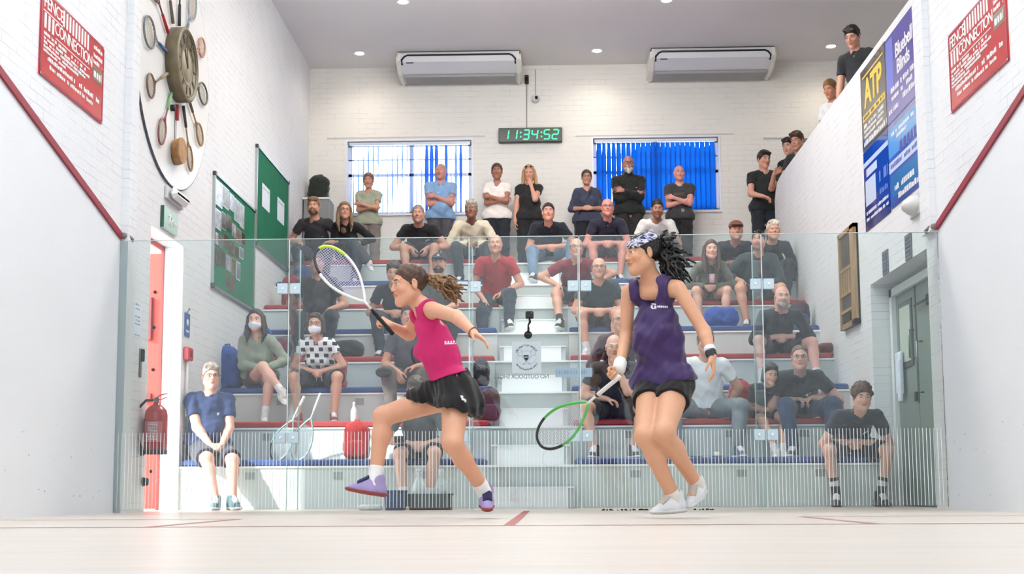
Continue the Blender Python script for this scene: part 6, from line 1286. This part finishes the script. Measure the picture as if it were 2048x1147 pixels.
w = Wall('L', .36, 1.42, 'wall_notice', 'white paper notice taped to the wall just behind the left glass edge', 'notice'); w.part('sheet', mat('paper'), ((0,0,0),(.20,.29,.003)), bev=.001)
for i, (u, h) in enumerate(((.27,.014),(.235,.010),(.17,.012),(.14,.012),(.11,.012),(.02,.012))): w.strokes('print', mat('paper_grey2', (.55,.62,.70), .7), .04, .16, u, h, 50+i, o=.0045)
w = Wall('L', .53, 1.10, 'door_handle_plate', 'slim dark metal latch plate beside the left doorway', 'latch'); w.part('plate', mat('dull_brass', (.50,.50,.46), .4, .5), ((0,0,0),(.045,.24,.012)), bev=.003); w.part('lever', mat('dark_metal2'), ((.012,.13,.012),(.034,.235,.04)), bev=.006)
w = Wall('L', .70, .245, 'door_stop', 'round black door stop low on the left wall', 'door stop'); MB().lathe([(.034,0),(.036,.03),(.030,.05),(0,.055)], 24, w.M).build('buffer', blkm, w.t); MB().lathe([(.040,0),(.040,.004),(0,.004)], 24, w.M).build('plate', mat('dark_metal2'), w.t)
# fire extinguisher hanging beside the doorway
cx, cy, cz = -3.085, .66, .47; t = thing('fire_extinguisher', 'red fire extinguisher with black hose hanging beside the left doorway', 'fire extinguisher', (cx,cy,cz)); Mx = Matrix.Identity(4)
MB().lathe([(.088,0),(.094,.01),(.094,.32),(.085,.365),(.055,.40),(.026,.415),(.026,.43)], 32).build('cylinder', mat('extinguisher_red', (.70,.10,.14), .25, coat=.5), t)
MB().lathe([(.095,.0),(.096,.035),(.094,.036)], 32).build('base_ring', mat('dark_grey_plastic', (.28,.22,.24), .5), t)
lb = MB()
for i in range(9):
    a0 = -2.5+i*.2; lb.add([(.0955*math.cos(q),.0955*math.sin(q),z) for q, z in ((a0,.10),(a0+.2,.10),(a0+.2,.27),(a0,.27))], [(0,1,2,3)])
lb.build('label', mat('label_red', (.80,.45,.47), .5), t)
lb = MB(); rr_ = random.Random(3)
for k in range(12):
    for i in range(5):
        a0 = -1.95+i*.17; ww = rr_.uniform(.05,.15); zz = .115+k*.0125; lb.add([(.0965*math.cos(q),.0965*math.sin(q),z) for q, z in ((a0,zz),(a0+ww,zz),(a0+ww,zz+.006),(a0,zz+.006))], [(0,1,2,3)])
tag(lb.build('label_print', wht, t), kind='stuff')
MB().box((-.016,-.02,.43),(.016,.02,.47),bev=.004).build('valve', mat('steel'), t); MB().tube([(0,0,.47),(.04,-.02,.49),(.10,-.04,.50)], .009, 8, flat=.5).tube([(0,0,.45),(.05,-.02,.455),(.10,-.04,.47)], .008, 8, flat=.5).build('lever', mat('alarm_red'), t)
MB().tube([(-.02,-.02,.45),(-.07,-.05,.445),(-.125,-.07,.38),(-.135,-.08,.25),(-.118,-.075,.12),(-.10,-.06,.04)], .011, 10).build('hose', blkm, t); MB().tube([(-.10,-.06,.06),(-.092,-.05,-.01)], [.014,.018], 10).build('nozzle', blkm, t)
MB().box((-.115,.04,.18),(-.09,.08,.30)).build('wall_bracket', mat('dark_metal2'), t)
# --- back wall: LED clock, sensor, camera, thermostat
t = thing('led_clock', 'black digital wall clock with green digits reading 11:34:52', 'digital clock', (-.055,7.70,5.14)); b_ = lambda mb, n, m: mb.build(n, m, t, base=t.location)
b_(MB().box((-.505,7.68,5.04),(.388,7.76,5.245),bev=.006), 'case', mat('case_dark', (.06,.12,.09), .3))
SEG = {'1':'bc','2':'abged','3':'abgcd','4':'fgbc','5':'afgcd','0':'abcdef'}; x = -.445; seg = MB(); led = mat('led_green', (.1,1,.5), .5, emit=(.22,1,.55), estr=2.4)
def sg(ch, x):
    w_, h_, th, yy, zc = .078, .066, .014, 7.674, 5.142; Q = {'a':((0,h_),(w_,h_)),'b':((w_,0),(w_,h_)),'c':((w_,-h_),(w_,0)),'d':((0,-h_),(w_,-h_)),'e':((0,-h_),(0,0)),'f':((0,0),(0,h_)),'g':((0,0),(w_,0))}
    for s_ in SEG[ch]:
        (x0,z0),(x1,z1) = Q[s_]; sl = .12
        if x0 == x1: seg.prism([(x+x0-th/2+z0*sl, zc+min(z0,z1)+.007), (x+x0+th/2+z0*sl, zc+min(z0,z1)+.007), (x+x0+th/2+z1*sl, zc+max(z0,z1)-.007), (x+x0-th/2+z1*sl, zc+max(z0,z1)-.007)], -yy, -yy+.006, Matrix(((1,0,0,0),(0,0,-1,0),(0,1,0,0),(0,0,0,1))))
        else: seg.box((x+.007+z0*sl,yy-.006,zc+z0-th/2),(x+w_-.007+z0*sl,yy,zc+z0+th/2))
for ch in '11:34:52':
    if ch == ':':
        for dz in (-.03,.03): seg.box((x+.005,7.668,5.142+dz-.009),(x+.023,7.674,5.142+dz+.009))
        b_(seg, 'colon', led); seg = MB(); x += .052
    else: sg(ch, x); x += .119; b_(seg, 'digit', led); seg = MB()
b_(MB().tube([(-.11,7.745,5.24),(-.105,7.745,5.95)], .007, 6), 'cable', mat('cable_grey', (.62,.60,.58), .6))
t = thing('motion_sensor', 'small black sensor high on the back wall over the digital clock', 'sensor', (-.105,7.74,5.955)); MB().box((-.028,-.05,-.06),(.028,.02,.06),bev=.006).build('housing', blkm, t); MB().box((-.02,-.06,-.03),(.02,-.05,.02),bev=.004).build('lens', mat('dark_lens', (.05,.05,.06), .1), t)
t = thing('security_camera', 'white dome camera on a cable right of the black sensor', 'security camera', (.02,7.72,5.67)); MB().lathe([(.05,.04),(.06,.02),(.055,-.02),(.03,-.05),(0,-.055)], 24).build('dome', mat('cam_white', (.85,.85,.85), .4), t); MB().lathe([(.022,0),(.022,.05),(0,.055)], 16, Matrix.Translation((.01,-.03,.0))@Matrix.Rotation(PI/2,4,'X')).build('lens', blkm, t); MB().tube([(0,.03,.03),(0,.03,.44)], .006, 6).build('cable', mat('cable_grey'), t)
t = thing('thermostat', 'small white thermostat with dark display left of the bright window', 'thermostat', (-2.955,7.75,4.30)); MB().box((-.07,-.03,-.06),(.07,.01,.06),bev=.008).build('case', mat('cam_white'), t); MB().box((-.045,-.034,.0),(.045,-.03,.045)).build('display', blkm, t)
struct('trim_8', MB().box((-2.95,7.752,5.145),(-.70,7.76,5.16)).box((.58,7.752,5.13),(2.80,7.76,5.145)).box((3.22,7.74,5.06),(3.62,7.76,5.08)), mat('seam_grey'))
struct('door_3', MB().box((3.60,7.72,2.95),(3.66,7.76,5.05)).box((3.60,7.72,5.0),(4.6,7.76,5.05)), mat('door_frame_grey', (.45,.44,.44), .5))
# --- filing cabinet in the far left corner
t = thing('cabinet', 'grey cabinet with a white top in the far left corner', 'cabinet', (-3.0,7.5,ZP)); MB().box((-.185,-.18,0),(.165,.22,1.235)).build('carcass', mat('cabinet_side', (.60,.60,.60), .5), t); MB().box((-.18,-.195,.03),(.16,-.18,1.22),bev=.003).build('door', mat('cabinet_door', (.52,.52,.51), .5), t); MB().box((-.195,-.205,1.235),(.175,.23,1.262),bev=.004).build('top', white, t)
backpack('dark olive backpack standing on the corner cabinet', (-3.03,7.5,ZP+1.262), (.28,.20,.36), (.11,.14,.11), roll=.12, seed=3)
# --- right wall fittings
w = Wall('R', .72, 2.38, 'bulkhead_lamp', 'white oval bulkhead lamp near the right court pier', 'wall lamp'); MB().lathe([(.085,0),(.085,.02),(.075,.06),(.04,.11),(0,.125)], 28, w.M@Matrix.Translation((.20,.08,0))@Matrix.Scale(1.6,4,(1,0,0))).build('dome', mat('opal_grey', (.86,.86,.84), .35), w.t); w.part('base', mat('base_grey'), ((.05,-.01,0),(.35,.17,.02)), bev=.006)
for i, (y_, lab) in enumerate(((1.61,'small dark grey vent plate above the right doorway, the farther one'),(.875,'small dark grey vent plate above the right doorway, the nearer one'))):
    w = Wall('R', y_, 2.06, 'vent_plate', lab, 'vent'); w.part('plate', mat('vent_dark', (.36,.38,.42), .6), ((0,0,0),(.18,.215,.012)), bev=.002); w.part('louvre', mat('vent_dark2', (.28,.30,.34), .6), *[((.02,.03+k*.035,.012),(.16,.045+k*.035,.016)) for k in range(5)])
w = Wall('R', 3.16, 1.755, 'memorial_board', 'tall wood-framed picture board between the benches and the right doorway', 'framed board'); wd_ = mat('pale_wood', (.62,.50,.34), .5, var=.2, vscale=20, aniso=(1,1,.2)); W_, H_ = .66, .985
w.part('backing', mat('board_brown', (.34,.30,.25), .5, var=.3, vscale=8), ((0,0,0),(W_,H_,.02))); w.part('frame', wd_, ((0,0,0),(W_,.05,.05)), ((0,H_-.04,0),(W_,H_,.05)), ((0,0,0),(.04,H_,.05)), ((W_-.16,0,0),(W_,H_,.05)))
w.part('upper_picture', mat('pic_dark', (.30,.28,.25), .3, var=.4, vscale=14), ((.06,.62,.02),(.48,.93,.03))); w.part('slatted_panel', wd_, *[((.06+k*.10,.36,.02),(.11+k*.10,.58,.04)) for k in range(5)]); w.part('crossbar', wd_, ((.04,.58,.02),(.5,.61,.045)), ((.04,.33,.02),(.5,.36,.045)), ((.04,.16,.02),(.5,.19,.045))); w.part('lower_picture', mat('pic_dark2', (.25,.23,.20), .3, var=.5, vscale=20), ((.06,.20,.02),(.48,.32,.03))); w.part('plaque', mat('plaque_dark', (.18,.15,.10), .4), ((.10,.06,.02),(.42,.14,.05)))
t = thing('hanging_towel', 'white cloth hanging on the grey-green door in the right doorway', 'towel', (3.36,1.80,1.18)); solid('cloth', [rbox((0,.01,.02),(.012,.085,.19),.010), rbox((-.012,-.03,-.05),(.010,.05,.19),.009)], cloth((.85,.88,.93)), t, .006, disp=lambda X,Y,Z: .005*np.sin(Y*110)+X*0)
t = thing('floor_debris', 'thin line of dark fluff along the foot of the glass right of the door', 'debris', (.98,.06,0)); mb = MB(); rr_ = random.Random(8)
for i in range(60): x = rr_.uniform(-.42,.45); s_ = rr_.uniform(.004,.012); mb.lathe([(0,0),(s_,s_*.3),(s_*.7,s_),(0,s_*1.2)], 6, Matrix.Translation((x,rr_.uniform(-.015,.02),.0)))
tag(mb.build('fluff', mat('fluff', (.22,.24,.18), .9), t), kind='stuff')
# ------------------------------------------------------------------ bags and loose things on the benches
def BP(label, px, row, k_, yoff, size, rgb, **kw):
    y = ty(k_)+yoff; p = P(px, row, y); return backpack(label, (p[0], y, (tz(k_)+PAD) if k_ else 0), size, rgb, **kw)
BP('large royal blue kit bag standing left of the masked woman in olive', 462, 760, 3, .22, (.25,.22,.46), (.09,.24,.52), tilt=.05, roll=-.1, seed=11)
BP('blue kit bag on the fourth tier behind the masked woman in olive', 516, 650, 4, .40, (.28,.22,.42), (.14,.24,.52), seed=12)
BP('maroon jacket bundle on the fourth tier beside the blue kit bag', 556, 655, 4, .45, (.22,.22,.26), (.38,.14,.22), nm='jacket', cat='jacket', straps=False, roll=.3, seed=13)
BP('maroon rucksack behind the left-hand glass fin', 584, 570, 6, .30, (.24,.22,.40), (.50,.12,.18), seed=14)
BP('navy blue rucksack above the maroon one at the left wall', 606, 530, 7, .30, (.22,.20,.26), (.16,.24,.42), seed=15)
BP('black sports bag on the fourth tier between the brown T-shirt and the dark jeans', 697, 660, 4, .20, (.34,.24,.20), (.10,.12,.14), straps=False, nm='sports_bag', seed=16)
BP('red rucksack leaning on the lowest tier left of the lunging player', 713, 910, 1, .30, (.24,.20,.36), (.80,.12,.12), pocket=(.84,.16,.15), seed=17)
BP('black rucksack with a grey strap left of the aisle under the open hand', 962, 745, 3, .22, (.17,.18,.30), (.12,.12,.15), panel=(.3,.3,.34), seed=18)
BP('khaki canvas bag left of the aisle under the black rucksack', 958, 800, 2, .50, (.14,.2,.24), (.46,.40,.27), straps=False, nm='canvas_bag', seed=19)
BP('dark plum rucksack at the aisle edge behind the player in pink', 980, 850, 2, .16, (.20,.20,.32), (.20,.13,.18), pocket=(.26,.18,.24), seed=20)
BP('maroon and blue round rucksack against the right wall on the fifth tier', 1600, 655, 5, .25, (.22,.18,.30), (.22,.12,.17), pocket=(.16,.22,.45), seed=21)
BP('dark teal bag against the right wall on the seventh tier', 1580, 565, 7, .20, (.18,.2,.24), (.12,.17,.22), straps=False, nm='shoulder_bag', seed=22)
BP('royal blue holdall lying on the fifth tier right of the player in purple', 1442, 655, 5, .22, (.40,.26,.24), (.08,.26,.58), straps=False, nm='holdall', seed=23)
BP('red kit bag on the second tier behind the seated child', 1484, 850, 2, .45, (.24,.20,.40), (.55,.13,.14), seed=24)
BP('red jacket bundle on the second tier right of the man in jeans', 1662, 845, 2, .40, (.24,.22,.30), (.48,.12,.15), nm='jacket', cat='jacket', straps=False, seed=25)
BP('black rucksack on the floor between the boy and the right doorway', 1778, 1018, 0, 2.15, (.20,.2,.56), (.10,.11,.14), pocket=(.14,.15,.18), seed=26)
BP('dark red foam block at the right end of the fourth tier', 1652, 712, 4, .10, (.16,.2,.11), (.34,.10,.11), straps=False, nm='foam_block', cat='foam block', seed=27)
BP('upright red foam block beside the woman in the squared blouse', 682, 780, 3, .22, (.10,.2,.34), (.62,.15,.14), straps=False, nm='foam_block', cat='foam block', seed=28)
# leaning rackets
for lab, b0, b1, c in (('squash racket with white grip, left of the leaning pair on the lowest tier',(608,826),(566,912),(.45,.62,.60)),('squash racket with white grip, right of the leaning pair on the lowest tier',(641,814),(604,910),(.55,.66,.62))):
    a = P(*b0, 1.98); p_ = P(*b1, 2.10); d_ = p_-a; hz = tz(1)+PAD+.012; d_ = d_*(a[2]-hz)/(a[2]-p_[2]); e_ = a+unit(d_+V(0,-.0,0))*.683
    dz = e_[2]-hz
    racket(lab, a-V(0,0,dz), e_-V(0,0,dz), V(.1,-1,.5), dict(frame_l=c, frame_r=c, head_l=(.12,.14,.16), head_r=(.6,.66,.66), shaft=(.85,.86,.86), grip=(.94,.94,.94), strings=(.7,.75,.75)), group=None)
def bottle(label, px, row, y, z, h, rgb, nm='bottle', spray=False):
    p = P(px, row, y); t = thing(nm, label, 'bottle', (p[0], y, z)); m = mat('plastic_%d' % int(sum(rgb)*100), rgb, .3)
    r_ = h*.17; MB().lathe([(r_*.9,0),(r_,.01),(r_,h*.5),(r_*.85,h*.6),(r_*.35,h*.78),(r_*.32,h*.84)], 20).build('body', m, t)
    if spray: MB().lathe([(r_*.42,h*.82),(r_*.42,h*.90),(0,h*.91)], 14).box((-.02,-.055,h*.9),(.02,.02,h*1.0),bev=.006).box((-.01,-.05,h*.78),(.01,-.035,h*.9),bev=.003).build('spray_head', white, t)
    else: MB().lathe([(r_*.42,h*.82),(r_*.42,h*.97),(r_*.2,h),(0,h)], 14).build('cap', white, t)
bottle('tall white water bottle on the red second tier', 708, 835, ty(2)+.10, tz(2)+PAD, .19, (.90,.95,.97))
bottle('clear water bottle on the lowest tier beside the aisle', 934, 915, ty(1)+.12, tz(1)+PAD, .22, (.85,.87,.87))
p = P(862,1010,.95); t = thing('storage_crate', 'dark grey-green plastic crate on the floor behind the lunging player', 'crate', (p[0],.95,0)); cm = mat('crate_grey', (.26,.33,.31), .5); MB().box((-.17,-.11,0),(.17,.11,.012)).box((-.17,-.11,0),(-.16,.11,.12)).box((.16,-.11,0),(.17,.11,.12)).box((-.17,-.11,0),(.17,-.10,.12)).box((-.17,.10,0),(.17,.11,.12)).build('tub', cm, t); MB().box((-.18,-.12,.12),(.18,-.10,.135)).box((-.18,.10,.12),(.18,.12,.135)).box((-.18,-.12,.12),(-.16,.12,.135)).box((.16,-.12,.12),(.18,.12,.135)).build('rim', cm, t)
bottle('white spray bottle standing in the left of the floor crate', 838, 995, .95, .012, .34, (.93,.96,.96), 'spray_bottle', True); bottle('white spray bottle standing in the right of the floor crate', 882, 995, .95, .012, .33, (.93,.96,.96), 'spray_bottle', True)
p = P(791,1010,.85); t = thing('bucket', 'blue plastic bucket on the floor left of the crate', 'bucket', (p[0],.85,0)); MB().lathe([(.085,0),(.10,.165),(.106,.165),(.106,.155),(.10,.15)], 28).lathe([(0,.004),(.084,.004)], 28).lathe([(.097,.16),(.083,.01)], 28).build('tub', mat('bucket_blue', (.22,.36,.55), .4), t); MB().tube([(-.10,0,.16),(-.06,-.09,.13),(.06,-.09,.13),(.10,0,.16)], .003, 6).build('handle', mat('steel'), t)
p = P(741,1014,.9); t = thing('folded_towel', 'white towel lying on the floor left of the bucket', 'towel', (p[0],.9,0)); solid('cloth', [rbox((0,0,.022),(.10,.07,.022),.02)], cloth((.9,.92,.95)), t, .006, disp=wrink(.004,1.5,2))
for i, (px_, lab) in enumerate(((1392,'white plate on the blue lowest tier, the left of two'),(1434,'white cup and plate on the blue lowest tier, the right of two'))):
    p = P(px_, 912, ty(1)+.08); t = thing('plate', lab, 'plate', (p[0], ty(1)+.08, tz(1)+PAD)); MB().lathe([(0,.003),(.045,.004),(.075,.014),(.077,.016),(.045,.008),(0,.007)], 28).build('dish', mat('china', (.93,.94,.95), .2), t)
    if i: MB().lathe([(.02,.008),(.028,.05),(.026,.05),(.018,.012)], 20).build('cup', mat('china'), t)
t = thing('black_cap', 'black baseball cap held out behind the pink player', 'cap', P(768,744,2.72)); solid('crown', [ell((0,0,0),(.085,.07,.055)), ell((-.0,-.07,-.02),(.06,.07,.012),k=.01)], cloth((.09,.10,.11)), t, .006); MB().lathe([(0,0),(.012,0),(0,.006)], 10, Matrix.Translation((0,0,.055))).build('button', cloth((.15,.15,.16)), t)
p = P(962,492,6.30); t = thing('paper_sheets', 'white papers held in the lap of the man in the cream cardigan', 'papers', p); MB().box((-.10,-.07,-.003),(.10,.07,.003), Matrix.Rotation(.35,4,'X')).build('sheets', mat('paper'), t); MB().box((-.08,-.05,.0032),(.08,.05,.004), Matrix.Rotation(.35,4,'X')).build('print', mat('paper_grey'), t)
p = P(1424,558,4.86); t = thing('paper_cup', 'pale pink cup held by the smiling woman in the olive cardigan', 'cup', p); MB().lathe([(.028,-.05),(.037,.05),(.034,.05),(.026,-.045)], 20).lathe([(0,-.05),(.028,-.05)], 20).build('cup', mat('cup_pink', (.85,.66,.70), .4), t); MB().lathe([(.038,.05),(.038,.058),(0,.06)], 20).build('lid', wht, t)
p = P(800,878,1.50); t = thing('small_camera', 'small black camera held in the hands behind the lunging player', 'camera', p); MB().box((-.05,-.02,-.03),(.05,.02,.03),bev=.006).build('camera_body', blkm, t); MB().lathe([(.022,0),(.022,.03),(0,.032)], 16, Matrix.Translation((0,-.02,0))@Matrix.Rotation(PI/2,4,'X')).build('lens', mat('dark_lens'), t)
# ------------------------------------------------------------------ light
world = bpy.data.worlds.new('sky'); sc.world = world; world.use_nodes = True; bg = world.node_tree.nodes['Background']
bg.inputs[0].default_value = (.86,.93,1.0,1); bg.inputs[1].default_value = SKY
for i, (x, y) in enumerate([(-1.2,-7.8),(1.2,-7.8),(-1.2,-5.0),(1.2,-5.0),(-1.2,-2.2),(1.2,-2.2),(-.65,2.75),(.95,2.75)]):  # pair over the benches is unseen, added to brighten back wall and ceiling
    KB = 1 if y < 0 else BENCH_FILL
    t = thing('court_and_fill_light', 'white light panel hung under the ceiling over the court' if y < 0 else 'added unseen light panel over the benches, brightening the back wall', 'ceiling light', (x,y,CZ-.55), 'court ceiling lights' if y < 0 else 'added bench fill lights')
    TL = 0 if y < 0 else math.radians(42); t.rotation_euler = (TL,0,0)
    MB().box((-.62,-.62,-.05),(.62,.62,0),bev=.01).build('housing', white, t)
    ld = bpy.data.lights.new('court_and_fill_lamp', 'AREA'); ld.shape = 'SQUARE'; ld.size = 1.1; ld.energy = COURT*KB; ld.color = (.93,.97,1.0) if y < 0 else (1,.95,.88)
    lo = bpy.data.objects.new('light_source', ld); link(lo, t); lo.location = (0,0,-.06)
    ld = bpy.data.lights.new('added_uplamp', 'AREA'); ld.shape = 'SQUARE'; ld.size = 1.1; ld.energy = COURT*UPF if y < 0 else BENCH_UPFILL; ld.color = (.93,.97,1.0) if y < 0 else (1,.96,.92)  # extra upward lamp, added to brighten the ceiling
    lo = bpy.data.objects.new('added_uplight_source', ld); link(lo, t); lo.location = (0,0,.01); lo.rotation_euler = (PI-TL,0,0); lo.location = (0,0,.03) if not TL else (0,.1,.35)
    cb = MB()
    for sx in (-.5,.5): cb.tube([(sx,0,0),(sx,.55*math.sin(TL),.55*math.cos(TL))], .004, 6)
    cb.build('hanger', white, t)
    MB().box((-.56,-.56,-.056),(.56,.56,-.05)).build('diffuser', mat('diffuser_glow', (1,1,1), .5, emit=(.95,.98,1), estr=6), t)
sd = bpy.data.lights.new('sun', 'SUN'); sd.energy = SUN; sd.angle = math.radians(1.5); sd.color = (1,.95,.88)
so = bpy.data.objects.new('sun', sd); C.objects.link(so); so.rotation_euler = Vector((1.0,.75,-.62)).to_track_quat('-Z','Y').to_euler()
sc.view_settings.view_transform = 'Standard'; sc.view_settings.look = 'None'; sc.view_settings.gamma = 1; sc.view_settings.use_curve_mapping = False; sc.view_settings.exposure = EXPO
import os as _os
ONLY = ''
if 'P' not in ONLY: people()
if 'L' not in ONLY: players()
